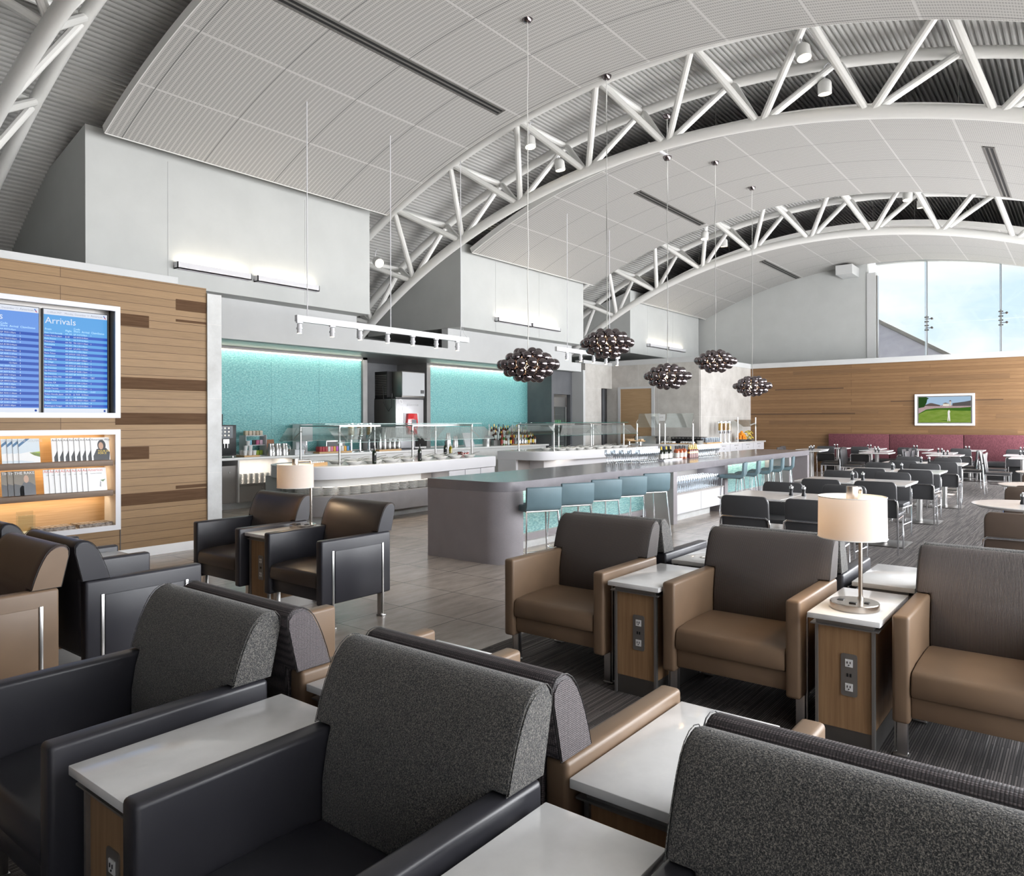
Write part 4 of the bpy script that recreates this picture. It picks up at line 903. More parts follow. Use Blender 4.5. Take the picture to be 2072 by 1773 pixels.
# ================================================================== BACK COUNTER
bc = thing('back_counter', 'long white counter along the teal glass wall', 'counter')
B(5.2, 17.28, 12.2, 13.0, .9, .945).build('worktop', M['quartzw'], bc, bevel=.003)
B(5.2, 17.28, 12.95, 12.984, .945, .98).build('upstand', M['quartzw'], bc)
B(5.2, 7.5, 12.3, 12.95, .12, .8).build('locker', M['greycab'], bc); MB().cyl((7.36, 12.29, .68), (7.36, 12.3, .68), .015, 10).build('lock', M['steel'], bc)
MB().box(7.5, 7.53, 12.25, 12.95, .12, .9).box(8.66, 8.7, 12.25, 12.95, .12, .9).box(7.53, 8.66, 12.9, 12.95, .45, .9).build('shelf_box', M['quartzw'], bc)
B(7.53, 8.66, 12.28, 12.95, .425, .455).build('mug_shelf', M['greycab'], bc)
for x0, x1 in ((7.535, 8.09), (8.1, 8.655)):
    o = B(x0, x1, 12.3, 12.9, .12, .42).build('cabinet_door', M['greycab'], bc)
    xx = x1-.06 if x0 < 8 else x0+.06
    MB().cyl((xx, 12.285, .36), (xx, 12.3, .36), .014, 10).build('door_knob', M['steel'], o)
B(5.25, 17.25, 12.36, 12.9, 0, .12).build('plinth', M['pier'], bc); B(8.7, 17.27, 12.3, 12.95, .12, .9).build('front_panels', M['quartzw'], bc)
area('mug_shelf_light', (8.1, 12.55, .89), (0, 0, 0), 1.0, .3, 4, (1, .92, .8))
mg = thing('coffee_mug', 'x', 'mug')
MB().lathe([(.001, 0), (.036, 0), (.038, .004), (.039, .088), (.035, .088), (.034, .008), (.001, .008)], (0, 0, 0), 14).build('cup', M['china'], mg, sharp=60)
MB().tube([(.038, 0, .072), (.058, 0, .07), (.064, 0, .045), (.056, 0, .022), (.037, 0, .018)], .005, 6).build('mug_handle', M['china'], mg)
MG = Proto(mg)
for k in range(9):
    for t in range(2): MG.put((7.6+.116*k, 12.36, .456+t*.09), -1.2, '%s mug from the left in the %s layer on the open shelf' % (ORD[k], ['lower', 'upper'][t]), 'white mugs under the back counter')
# coffee machine
cm = thing('coffee_machine', 'black coffee machine with touch screen at the left end of the back counter', 'coffee machine', (7.35, 12.6, .945))
B(-.2, .2, -.22, .25, .04, .6).build('housing', M['black'], cm, bevel=.01)
B(-.16, .12, -.235, -.22, .36, .58).build('touch_screen', simple('dark_screen', (.03, .03, .035), .1, emit=(.1, .1, .12), es=.4), cm)
ic = MB(); [ic.cyl((-.11+.075*(k % 3), -.237, .54-.065*(k//3)), (-.11+.075*(k % 3), -.2355, .54-.065*(k//3)), .018, 8) for k in range(9)]; ic.build('screen_icons', simple('icon_grey', (.5, .48, .45), .5, emit=(.6, .58, .5), es=.5), cm)
MB().lathe([(.001, .6), (.05, .6), (.055, .8), (.001, .8)], (-.1, .05, 0), 16).lathe([(.001, .6), (.05, .6), (.055, .8), (.001, .8)], (.03, .05, 0), 16).build('bean_hopper', M['black'], cm)
MB().box(-.08, .04, -.25, -.21, .26, .34).cyl((-.05, -.24, .18), (-.05, -.24, .27), .012, 8).cyl((.01, -.24, .18), (.01, -.24, .27), .012, 8).build('spout', M['steel'], cm); B(-.17, .13, -.26, -.1, .035, .06).build('drip_tray', M['black_matte'], cm)
for x in (-.15, .15): MB().cyl((x, -.18, 0), (x, -.18, .045), .02, 10).cyl((x, .2, 0), (x, .2, .045), .02, 10).build('foot', M['steel'], cm)
tg = thing('cup_tray', 'bamboo tray of white paper cups beside the coffee machine', 'tray', (7.83, 12.45, .945)); B(-.16, .16, -.14, .14, 0, .03).build('tray', M['bamboo'], tg)
cp = MB().lathe([(.001, 0), (.032, 0), (.042, .09), (.001, .09)], (0, 0, 0), 12).build('paper_cup', M['whitep'], None); tag(cp, 'x', 'cup'); CU = Proto(cp)
for k, (x, y, z) in enumerate(((-.1, -.06, 0), (0, -.07, 0), (.1, -.05, 0), (-.1, .06, 0), (0, .05, 0), (.1, .06, 0), (-.05, 0, .09), (.05, 0, .09), (0, 0, .18))): CU.put((7.83+x, 12.45+y, .975+z), 0, 'white paper cup, %s layer of the pile on the bamboo tray, place %s' % (['bottom', 'middle', 'top'][int(z/.09+.1)], ORD[k]), 'paper cups in a pile')
rk = thing('condiment_rack', 'white tiered rack with sugar sachets and cream pots', 'rack', (8.1, 12.72, .945))
for z, d in ((.0, .14), (.2, .1), (.38, .07)): B(-.22, .22, -d, .1, z, z+.015).build('shelf', M['white'], rk)
for x in (-.225, .215): B(x, x+.01, -.13, .1, 0, .4).build('side', M['white'], rk)
for z, cs in ((.395, ((.5, .42, .3), (.6, .5, .4), (.55, .5, .42), (.5, .4, .3), (.62, .55, .45))), (.215, ((.2, .5, .65), (.25, .55, .7), (.03, .03, .03), (.6, .15, .3), (.75, .5, .6))), (.015, ((.18, .12, .07), (.2, .13, .08), (.35, .5, .05), (.4, .55, .08), (.4, .55, .08)))):
    for k, c in enumerate(cs): B(-.19+.078*k, -.125+.078*k, -.06, .02, z, z+.09).build('sachet_box', simple('sachet_%d%d' % (int(z*100), k), c, .6), rk, bevel=.01)
th = thing('thermos_jug', 'x', 'jug'); MB().lathe([(.001, 0), (.055, 0), (.058, .02), (.05, .14), (.03, .2), (.033, .235), (.001, .24)], (0, 0, 0), 16).build('body', M['steel'], th, sharp=60)
MB().tube([(.05, 0, .05), (.085, 0, .08), (.08, 0, .18), (.03, 0, .21)], .007, 6).build('handle', M['steel'], th); TH = Proto(th)
for k in range(6): TH.put((8.27+.075*k, 12.4+.03*(k % 2), .945), -.9, 'steel milk jug, %s from the left in front of the tea box' % ORD[k], 'steel milk jugs')
bx = thing('tea_box', 'open wooden tea box behind the steel jugs', 'box', (8.55, 12.8, .945)); B(-.16, .16, -.1, .1, 0, .09).build('box', M['walnut'], bx); MB().prism([(.08, .09), (.1, .09), (.15, .3), (.13, .3)], 'x', -.16, .16).build('lid', wood('redwood', (.3, .13, .07), (.36, .17, .09)), bx)
tag(B(8.78, 9.0, 12.32, 12.5, .945, 1.05).build('napkin_box', M['white']), 'small white open box right of the steel jugs', 'box')
jr = thing('glass_jar', 'x', 'jar'); MB().lathe([(.001, 0), (.06, 0), (.065, .02), (.065, .13), (.045, .16)], (0, 0, 0), 16).build('jar_body', M['tint'], jr); MB().lathe([(.001, .01), (.055, .01), (.055, .1), (.001, .1)], (0, 0, 0), 14).build('contents', simple('biscuits', (.3, .13, .08), .7), jr); MB().lathe([(.05, .16), (.05, .17), (.02, .18), (.018, .2), (.001, .21)], (0, 0, 0), 14).build('lid', M['tint'], jr)
JR = Proto(jr); JR.put((9.08, 12.5, .945), 0, 'glass jar of brown biscuits behind the lamp shade', 'glass jars'); JR.put((8.95, 12.78, .945), 0, 'tall glass jar farther back by the tea box', 'glass jars')
wd_ = thing('juice_dispenser', 'tall white hot drink dispenser behind the left food guard post', 'dispenser', (9.25, 12.72, .945)); MB().box(-.14, .14, -.15, .15, .25, .6).box(-.14, .14, .02, .15, 0, .25).box(-.14, .14, -.15, .15, 0, .02).build('housing', M['white'], wd_, bevel=.008); MB().cyl((0, -.12, .18), (0, -.12, .25), .02, 10).build('tap', M['chrome'], wd_)
sg = thing('sachet_tray', 'bamboo tray of colourful drink sachets seen through the food guard', 'tray', (9.85, 12.5, .945)); B(-.42, .42, -.1, .1, 0, .035).build('tray', M['bamboo'], sg)
for k, c in enumerate(((.4, .03, .04), (.42, .03, .05), (.4, .04, .05), (.75, .7, .68), (.7, .2, .3), (.7, .4, .05), (.5, .1, .5), (.75, .75, .75), (.75, .72, .7), (.8, .4, .05), (.1, .3, .6))): B(-.39+.07*k, -.33+.07*k, -.07, .07, .035, .14).build('sachet_pack', simple('pack_%d' % k, c, .5), sg, bevel=.006)
cs_ = thing('cereal_dispenser', 'x', 'dispenser')
MB().lathe([(.001, 0), (.1, 0), (.1, .01), (.03, .02), (.025, .26), (.001, .26)], (0, 0, 0), 14).build('stand', M['chrome'], cs_); MB().lathe([(.001, .26), (.065, .27), (.07, .34), (.07, .36)], (0, 0, 0), 18).build('valve', M['chrome'], cs_)
MB().lathe([(.07, .345), (.072, .345), (.072, .6), (.001, .6)], (0, 0, 0), 20).build('clear_drum', M['tint'], cs_); MB().lathe([(.075, .6), (.075, .62), (.001, .63)], (0, 0, 0), 20).build('lid', M['chrome'], cs_)
CS = Proto(cs_)
def cereal(p, col, lab_, z=.945, sc=1):
    o = CS.put(p, 0, lab_, 'drum cereal dispensers', scale=(sc, sc, sc) if sc != 1 else None); f = MB().lathe([(.001, .35), (.066, .35), (.066, .57), (.001, .57)], (0, 0, 0), 16).build('cereal', simple('cereal_'+lab_[:6].replace(' ', '_'), col, .7), None); f.parent = o
cereal((10.37, 12.55, .945), (.75, .42, .03), 'yellow filled cereal dispenser in front of the teal wall'); cereal((10.62, 12.55, .945), (.25, .04, .03), 'dark red filled cereal dispenser in front of the teal wall'); cereal((10.88, 12.55, .945), (.5, .48, .45), 'pale filled cereal dispenser at the end of the teal wall')
mw = thing('microwave_oven', 'dark oven behind the left food guard, below the cereal drums', 'oven', (10.05, 12.78, .945)); B(-.25, .25, -.12, .2, 0, .26).build('case', M['steel'], mw, bevel=.006); B(-.23, .12, -.128, -.12, .03, .23).build('door', M['black'], mw)
fl = thing('vacuum_flask', 'x', 'flask'); MB().lathe([(.001, 0), (.05, 0), (.055, .03), (.05, .2), (.03, .27), (.03, .3), (.018, .33), (.001, .34)], (0, 0, 0), 16).build('body', M['steel'], fl, sharp=60); FL = Proto(fl)
tag(B(10.88, 11.54, 12.22, 12.4, .945, .985).build('flask_tray', M['bamboo']), 'bamboo tray under the steel flasks left of the drink machine', 'tray')
for k in range(9): o = FL.put((10.93+.07*k, 12.27+.085*(k % 2), .985), 0, 'steel flask, %s from the left on the bamboo tray' % ORD[k], 'steel flasks on the bamboo tray', scale=(1, 1, 1.15 if k < 4 else .8))
for k in range(4): FL.put((13.35+.13*k, 12.5+.06*(k % 2), .945), 0, 'steel flask, %s from the left to the right of the drink machine' % ORD[k], 'steel flasks beside the drink machine', scale=(1, 1, 1.1 if k < 2 else .85))
# drink dispenser with ice maker
dd = thing('soda_dispenser', 'tall silver soda dispenser with big red touch panel in the dark niche', 'drink dispenser', (12.0, 12.75, .945))
MB().box(-.44, .44, -.33, .4, .3, 1.17).box(-.44, .44, -.05, .4, 0, .3).build('cabinet', simple('silver_panel', (.5, .5, .52), .35, .3), dd, bevel=.006)
B(-.45, .45, -.34, .41, .0, .02).build('base_tray', M['black'], dd); B(-.446, -.44, -.32, .4, .3, 1.16).build('side_panel', M['gun'], dd)
B(-.44, .44, -.34, .4, 1.17, 1.19).build('cap', M['black_matte'], dd)
B(-.2, .26, -.345, -.33, .35, .85).build('white_recess', M['white'], dd)
pr = [(-.13, .35), (.15, .35), (.18, .6), (.15, .84), (-.13, .84), (-.16, .6)]
MB().prism(pr, 'y', -.42, -.34).build('red_panel', simple('glossy_red', (.6, .005, .01), .12, coat=1), dd, bevel=.015)
B(-.03, .12, -.425, -.42, .52, .7).build('touch_screen', simple('grey_lcd', (.05, .06, .07), .1, emit=(.15, .17, .2), es=.5), dd)
text('Coca-Co', .27, (-.22, -.332, .16), (R(90), R(-90), 0), simple('pale_script', (.75, .75, .76), .4), dd, shear=.4)
text('Coca-Cola', .085, (-.1, -.336, 1.02), (R(90), 0, 0), simple('pale_script_small', (.62, .62, .64), .4), dd, shear=.4)
B(-.2, .2, -.33, -.06, 0, .03).build('drip_tray', M['black_matte'], dd)
im = thing('ice_maker', 'steel fronted ice maker standing on the soda dispenser', 'ice maker', (12.0, 12.72, 2.135))
B(-.45, .3, -.02, .4, .02, .62).build('case', M['black_matte'], im); B(-.3, .42, -.35, .3, .02, .62).build('cabinet', M['dsteel'], im, bevel=.004); B(-.295, .42, -.36, -.345, .06, .6).build('door', simple('brushed_door', (.36, .37, .38), .5, .4), im); B(-.45, .45, -.3, .4, 0, .02).build('base', M['black'], im)
B(.29, .4, -.366, -.36, .12, .2).build('control_panel', M['black'], im); gri = MB(); [gri.box(-.455, -.45, 0, .38, .08+.04*k, .1+.04*k) for k in range(12)]; gri.build('vent_grille', M['gun'], im)
MB().tube([(-.47, .1, .3), (-.49, .05, -.1), (-.48, -.1, -.3), (-.48, -.2, -.2), (-.47, -.2, .1)], .01, 8).build('power_cable', M['black'], im)
# liquor bottles on two steps
tag(B(15.3, 17.15, 12.62, 12.72, .945, 1.09).build('bottle_step', M['greyframe']), 'grey step raising the rear row of liquor bottles', 'shelf'); tag(B(15.3, 17.15, 12.75, 12.94, .945, 1.2).build('bottle_step', M['greyframe']), 'taller grey step under the hindmost liquor bottles', 'shelf')
kinds = [(ga, M['black'], lab, 'amber'), (gd, M['black'], lab, 'dark green'), (clr, nav, None, 'clear blue-capped'), (clr, M['white'], lab, 'clear'), (grn, M['white'], lab, 'green'), (ga, red, red, 'amber red-labelled'), (gd, yel, yel, 'dark yellow-labelled'), (simple('brown_spirit', (.09, .03, .02), .1), gold, lab, 'brown gold-capped')]
LB = [Proto(bottle(.29, .036, a, b, c, name='liquor_bottle')) for a, b, c, d_ in kinds]
sd = random.Random(3); nk = {}
for row, (y, z, n, x0) in enumerate(((12.85, 1.2, 17, 15.38), (12.67, 1.09, 17, 15.42), (12.52, .945, 16, 15.5))):
    for k in range(n):
        q = sd.randrange(len(kinds)); o = LB[q].put((x0+k*.102, y+sd.uniform(-.01, .01), z), sd.random()*6, '%s liquor bottle, %s from the left in the %s row against the teal wall' % (kinds[q][3], ORD[k], ['rear', 'middle', 'front'][row]), 'liquor bottles')
        s = sd.uniform(.85, 1.12); o.scale = (1, 1, s)
ib_ = thing('ice_bucket', 'steel ice bucket left of the liquor bottles', 'bucket', (14.85, 12.5, .945)); MB().lathe([(.001, 0), (.1, 0), (.115, .2), (.108, .2), (.095, .01)], (0, 0, 0), 20).build('bucket', M['steel'], ib_); MB().tube([(-.11, 0, .17), (-.14, 0, .2), (-.11, 0, .22)], .006, 6).build('handle', M['steel'], ib_)
tag(MB().prism([(12.6, .945), (12.66, .945), (12.74, 1.3), (12.72, 1.3)], 'x', 14.15, 14.5).build('menu_stand', M['white']), 'white slanted menu stand left of the ice bucket', 'menu stand')
bt = thing('bar_tool_tray', 'bamboo tray with steel cocktail shakers before the liquor bottles', 'tray', (16.1, 12.32, .945)); B(-.3, .3, -.1, .1, 0, .03).build('tray', M['bamboo'], bt)
for k in range(3): MB().lathe([(.001, .03), (.035, .03), (.04, .14), (.025, .19), (.001, .2)], (-.05+.12*k, 0, 0), 12).build('shaker', M['chrome'], bt)
# fridge in the niche
fr = thing('glass_door_fridge', 'tall glass-door drinks fridge in the grey niche', 'fridge', (17.86, 12.55, 0)); fr.scale = (1.55, 1, 1)
MB().box(-.24, .24, .3, .35, 0, 2.3).box(-.25, -.22, -.3, .35, 0, 2.3).box(.22, .25, -.3, .35, 0, 2.3).box(-.24, .24, -.3, .35, 0, .25).build('cabinet', M['gun'], fr); B(-.24, .24, -.32, .35, 2.05, 2.3).build('header', M['steel'], fr)
B(-.22, .22, -.32, -.31, .28, 2.03).build('glass_door', M['tint'], fr); MB().box(-.24, -.21, -.33, -.3, .25, 2.05).box(.21, .24, -.33, -.3, .25, 2.05).box(-.24, .24, -.33, -.3, 2.02, 2.05).box(-.24, .24, -.33, -.3, .25, .28).build('door_frame', M['steel'], fr)
for z in (.5, .75, 1.0, 1.25, 1.5, 1.78): B(-.22, .22, -.25, .3, z, z+.012).build('wire_shelf', M['gun'], fr)
cn = MB().lathe([(.001, 0), (.028, 0), (.031, .01), (.031, .11), (.026, .12), (.001, .12)], (0, 0, 0), 12).build('drink_can', simple('can_red', (.5, .02, .03), .3), None); tag(cn, 'x', 'can'); CN = [Proto(cn)]
for c, nm in (((.75, .75, .77), 'white'), ((.05, .45, .08), 'green'), ((.05, .1, .4), 'blue')):
    o = MB().lathe([(.001, 0), (.028, 0), (.031, .01), (.031, .11), (.026, .12), (.001, .12)], (0, 0, 0), 12).build('drink_can', simple('can_'+nm, c, .3), None); tag(o, 'x', 'can'); CN.append(Proto(o))
for z, sq in ((1.512, (0, 0, 1, 2, 2, 2)), (.762, (3, 1, 2, 1, 1, 2)), (.512, (3, 3, 1, 1, 2, 3))):
    for k, q in enumerate(sq): CN[q].put((17.86-.27+.105*k, 12.4, z), 0, '%s drink can, %s from the left on the %s fridge shelf' % (['red', 'white', 'green', 'blue'][q], ORD[k], {1.512: 'upper', .762: 'middle', .512: 'lower'}[z]), 'drink cans in the fridge')
# ================================================================== STONE CORE COUNTER
sc_ = thing('side_counter', 'white counter wrapping the stone core, with drawers', 'counter')
MB().prism([(18.55, 10.3), (18.55, 8.25), (23.85, 8.25), (23.85, 8.78), (19.98, 8.78), (19.98, 10.3)], 'z', .91, .955).build('worktop', M['quartzw'], sc_, bevel=.003)
B(18.62, 19.98, 8.35, 10.28, 0, .91).build('front_cabinet', M['quartzw'], sc_); B(19.98, 23.8, 8.32, 8.78, 0, .66).build('lower_recess', M['greycab'], sc_)
for k in range(4):
    o = B(20.0+k*.95, 20.93+k*.95, 8.29, 8.7, .68, .905).build('drawer', M['white'], sc_); MB().box(20.33+k*.95, 20.6+k*.95, 8.275, 8.29, .86, .872).cyl((20.46+k*.95, 8.28, .78), (20.46+k*.95, 8.29, .78), .014, 8).build('drawer_pull', M['gun'], o)
g = thing('sneeze_guard', 'glass food guard on thin steel posts in front of the oak door', 'food guard', (0, 0, 0), 0, 'glass guards on the wall counter')
for y in (10.15, 9.45, 9.28, 8.45):
    MB().cyl((18.72, y, .955), (18.72, y, 1.52), .02, 10).tube([(18.72, y, 1.45), (18.68, y, 1.55), (18.78, y, 1.63)], .008, 6).build('post', M['steel'], g)
for a, b in ((10.13, 9.47), (9.26, 8.47)): MB().prism([(18.65, 1.42), (18.655, 1.415), (18.82, 1.8), (18.815, 1.805)], 'y', b, a).build('slanted_glass', M['tint'], g)
B(18.7, 18.71, 9.27, 9.46, 1.6, 1.78).build('sign_card', M['whitep'], g); text('PANTRY', .03, (18.698, 9.43, 1.69), (R(90), 0, R(-90)), M['gun'], g)
g = thing('sneeze_guard', 'small glass guard at the right end of the wall counter, by the fruit', 'food guard', (0, 0, 0), 0, 'glass guards on the wall counter')
for x in (21.7, 23.2): MB().cyl((x, 8.35, .955), (x, 8.35, 1.7), .02, 10).build('post', M['steel'], g)
MB().prism([(8.2, 1.42), (8.205, 1.415), (8.5, 1.62), (8.495, 1.625)], 'x', 21.75, 23.15).build('slanted_glass', M['tint'], g)
wm = thing('food_warmer', 'open stainless steel warming tray in front of the oak door', 'food warmer', (19.2, 9.95, .955)); MB().box(-.35, .35, -.33, .33, 0, .17).build('body', M['steel'], wm)
MB().box(-.38, .38, -.36, -.31, .17, .2).box(-.38, .38, .31, .36, .17, .2).box(-.38, -.33, -.36, .36, .17, .2).box(.33, .38, -.36, .36, .17, .2).build('rim', M['steel'], wm); B(-.33, .33, -.31, .31, .171, .175).build('well', M['dsteel'], wm)
for k in range(2):
    cr_ = thing('glass_crate', ['left', 'right'][k]+' black dishwasher crate of cups on the wall counter', 'crate', (19.6, 9.2-.46*k, .955), 0, 'black dishwasher crates')
    cm_ = MB()
    for i in range(5):
        cm_.box(-.22, -.21, -.2+.1*i-.012, -.2+.1*i+.012, 0, .17)
    for z in (0, .06, .12, .165): cm_.box(-.22, -.205, -.22, .22, z, z+.02).box(.205, .22, -.22, .22, z, z+.02).box(-.22, .22, -.22, -.205, z, z+.02).box(-.22, .22, .205, .22, z, z+.02)
    cm_.build('crate_frame', M['black'], cr_); B(-.2, .2, -.2, .2, .01, .14).build('crate_inside', M['black_matte'], cr_)
for y, l in ((9.2, 'bamboo board with rolled white towels in front of the left black crate'), (8.62, 'bamboo board with rolled white napkins in front of the right black crate')):
    o = thing('napkin_board', l, 'tray', (18.95, y+.1, .955), 0, 'bamboo napkin boards'); B(-.1, .1, -.22, .22, 0, .02).build('board', M['bamboo'], o)
    for k in range(5): MB().cyl((-.08, -.17+.08*k, .045), (.08, -.17+.08*k, .045), .026, 8).build('napkin_roll', M['whitep'], o)
for k in range(5): PP.put((19.1, 8.42, .955+k*.02), 0, 'plate in the grey-green stack on the corner of the wall counter', 'plates stacked on the wall counter')
gt = tag(B(19.45, 20.5, 8.36, 8.62, .955, .985).build('glass_tray', M['bamboo']), 'bamboo tray of clear tumblers on the wall counter', 'tray')
tb = MB().lathe([(.001, 0), (.03, 0), (.036, .13), (.033, .13), (.028, .006)], (0, 0, 0), 12).build('tumbler', M['wine'], None, sharp=80); tag(tb, 'x', 'glass'); TP = Proto(tb)
for k in range(16): TP.put((19.58+.13*(k//2), 8.43+.11*(k % 2), .985), 0, 'clear tumbler on the bamboo tray, pair %s, %s' % (ORD[k//2], ['front', 'rear'][k % 2]), 'tumblers on the wall counter')
cereal((20.72, 8.5, .955), (.78, .45, .02), 'big yellow cereal dispenser on the wall counter', sc=1.0); cereal((21.05, 8.5, .955), (.4, .03, .04), 'red berry cereal dispenser on the wall counter', sc=1.0); cereal((21.36, 8.5, .955), (.5, .48, .45), 'pale cereal dispenser on the wall counter', sc=1.0)
orr = simple('orange_fruit', (.85, .3, .02), .5); ban = simple('banana', (.65, .5, .08), .6)
ob_ = MB().sphere((0, 0, 0), .045, 10).build('orange', orr, None, sharp=80); tag(ob_, 'x', 'orange'); OP = Proto(ob_)
bw = thing('fruit_bowl', 'wire bowl heaped with oranges at the end of the wall counter', 'bowl', (22.4, 8.5, .955)); MB().lathe([(.001, 0), (.08, 0), (.17, .06), (.165, .065), (.07, .01)], (0, 0, 0), 16).build('bowl', M['gun'], bw)
k = 0
for lay, (n, rr, z) in enumerate(((8, .12, .09), (6, .085, .16), (4, .05, .225), (1, 0, .285))):
    for i in range(n): a = 2*PI*i/n+lay; OP.put((22.4+rr*math.cos(a), 8.5+rr*math.sin(a), .955+z), 0, 'one of the oranges heaped in the wire bowl, %s layer' % ['bottom', 'second', 'third', 'top'][lay], 'oranges in the bowl')
bn = MB().tube([(.09*math.cos(t/5*2), .09*math.sin(t/5*2), .02*math.sin(t)) for t in range(6)], .016, 7).build('banana', ban, None, sharp=60); tag(bn, 'x', 'banana'); BN = Proto(bn)
bw2 = thing('fruit_bowl', 'wire bowl of bananas and pears right of the oranges', 'bowl', (23.0, 8.5, .955)); MB().lathe([(.001, 0), (.08, 0), (.17, .06), (.165, .065), (.07, .01)], (0, 0, 0), 16).cyl((0, 0, 0), (0, 0, .33), .008, 6).build('bowl', M['gun'], bw2)
for k in range(12): BN.put((22.95+sd.uniform(-.08, .08), 8.47+sd.uniform(-.06, .06), 1.04+.02*k), sd.random()*6, 'one of the bananas in the bowl right of the oranges', 'bananas in the bowl')
# ================================================================== DINING
def dchair(lm, name='dining_chair'):
    r = thing(name, 'x', 'chair')
    # faces +x; back legs at x = 0
    pr = [(.0, .5), (-.012, .6), (-.03, .74), (-.045, .85), (-.03, .872), (-.005, .868), (.012, .84), (.03, .7), (.045, .5)]
    b = MB(); n = 6; 
    oo = [(-.235, .44), (-.235, .8)]+[(-.235+.05-.05*math.cos(R(a)), .8+.07*math.sin(R(a))) for a in (20, 45, 70, 90)]
    oo += [(-y, z) for y, z in oo[::-1]]
    fx = lambda z: -.05*(z-.44)/.43
    v = [(fx(z), y, z) for y, z in oo]+[(fx(z)+.036, y, z) for y, z in oo]; N = len(oo)
    b.add(v, [tuple(range(N)), tuple(range(N, 2*N))]+[(i, (i+1) % N, N+(i+1) % N, N+i) for i in range(N)])
    b.build('backrest', lm, r, bevel=.01, seg=2, sharp=50)
    B(.01, .46, -.23, .23, .435, .485).build('seat', lm, r, bevel=.014, seg=2)
    MB().tube([(-.0, -.243, 0), (-.028, -.243, .6), (-.035, -.236, .645), (-.04, -.21, .665), (-.04, .21, .665), (-.035, .236, .645), (-.028, .243, .6), (0, .243, 0)], .0105, 8).build('back_frame', M['chrome'], r)
    for s in (-1, 1):
        MB().tube([(.44, s*.215, .43), (.44, s*.22, 0)], .0105, 8).build('leg', M['chrome'], r)
        MB().tube([(-.008, s*.24, .2), (.44, s*.217, .2)], .008, 6).tube([(-.015, s*.24, .425), (.44, s*.215, .425)], .009, 6).build('stretcher', M['chrome'], r)
    return r
DC = Proto(dchair(M['din'])); DB = Proto(dchair(M['dinbrown']))
def ctable(w, d, rnd_=False):
    r = thing('cafe_table' if not rnd_ else 'round_cafe_table', 'x', 'table')
    if rnd_: MB().lathe([(.001, .77), (w-.05, .77), (w, .792), (w, .8), (.001, .8)], (0, 0, 0), 48).build('table_top', M['quartz'], r)
    else: MB().box(-d/2, d/2, -w/2, w/2, .785, .8).prism([(-d/2+.04, .772), (d/2-.04, .772), (d/2-.004, .785), (-d/2+.004, .785)], 'y', -w/2+.004, w/2-.004).build('table_top', M['quartz'], r)
    MB().cyl((0, 0, .02), (0, 0, .772), .042, 16).build('column', M['steel'], r)
    if rnd_: MB().lathe([(.001, 0), (.3, 0), (.3, .008), (.06, .02), (.001, .02)], (0, 0, 0), 32).build('base_plate', M['steel'], r)
    else: B(-.29, .29, -.29, .29, 0, .015).build('base_plate', M['dsteel'], r, bevel=.003)
    return r
SQ = Proto(ctable(.66, .86)); RD_ = Proto(ctable(.46, .46, True))
sh_ = thing('salt_shaker', 'x', 'salt and pepper mill')
MB().lathe([(.001, 0), (.023, 0), (.024, .01), (.015, .04), (.02, .065), (.02, .075)], (0, 0, 0), 14).build('body', M['black'], sh_, sharp=60)
MB().lathe([(.021, .075), (.022, .09), (.018, .1), (.006, .104), (.008, .112), (.001, .118)], (0, 0, 0), 14).build('cap', M['chrome'], sh_, sharp=60)
SH = Proto(sh_)
def shakers(x, y, where, dy=.075):
    for k, s in enumerate((1, -1)): SH.put((x, y+s*dy/2, .8), 0, '%s black mill with steel top on %s' % (['left', 'right'][k], where), 'salt and pepper mills')
rows = [(7.92, 'nearest'), (10.5, 'second'), (13.07, 'third'), (15.64, 'fourth')]
for x, nm in rows:
    for y, sd_ in ((2.775, 'left'), (2.105, 'right')):
        SQ.put((x, y, 0), 0, '%s pale square table of the %s dining pair' % (sd_, nm), 'square dining tables in pairs')
    for y, sd_ in ((2.64, 'left'), (2.02, 'right')):
        DC.put((x-.87, y, 0), 0, 'black dining chair, back to camera, %s seat of the %s table pair' % (sd_, nm), 'black chairs with their backs to the camera')
    for y, sd_ in ((2.86, 'left'), (2.18, 'right')):
        DC.put((x+.9, y, 0), PI, 'black dining chair facing camera, %s seat behind the %s table pair' % (sd_, nm), 'black chairs facing the camera')
    shakers(x+.1, 2.44, 'the %s pair of square tables' % nm, .13)
k = 0
for x, y, dy, l in ((20.0, 4.15, .76, 'front middle-left'), (19.45, 2.6, .76, 'front middle'), (18.9, 1.0, .76, 'front right'), (21.35, 4.45, .76, 'rear middle-left'), (20.8, 2.9, .76, 'rear middle'), (20.3, 1.2, .76, 'rear right'), (20.45, 5.87, .76, 'front left by the bar end'), (21.4, 6.1, .76, 'rear left by the bar end')):
    SQ.put((x, y, 0), 0, 'pale square table, %s of the far dining area' % l, 'far square tables')
    DC.put((x-.1, y+dy, 0), -PI/2, 'black dining chair left of the %s far table' % l, 'far black chairs'); DC.put((x, y-dy, 0), PI/2+.05, 'black dining chair right of the %s far table' % l, 'far black chairs')
    shakers(x, y, 'the %s far table' % l)
bq = thing('banquette', 'long burgundy upholstered banquette along the far plank wall', 'banquette')
yb = [6.32, 4.62, 2.75, .9, -1.0]
for i in range(4):
    B(23.82, 23.98, yb[i+1]+.006, yb[i]-.006, .45, 1.19).build('back_panel', M['burgundy'], bq, bevel=.02)
B(23.25, 23.85, -1.0, 6.3, .36, .48).build('seat', M['din'], bq, bevel=.02); B(23.3, 23.95, -1.0, 6.25, 0, .36).build('base', M['black_matte'], bq)
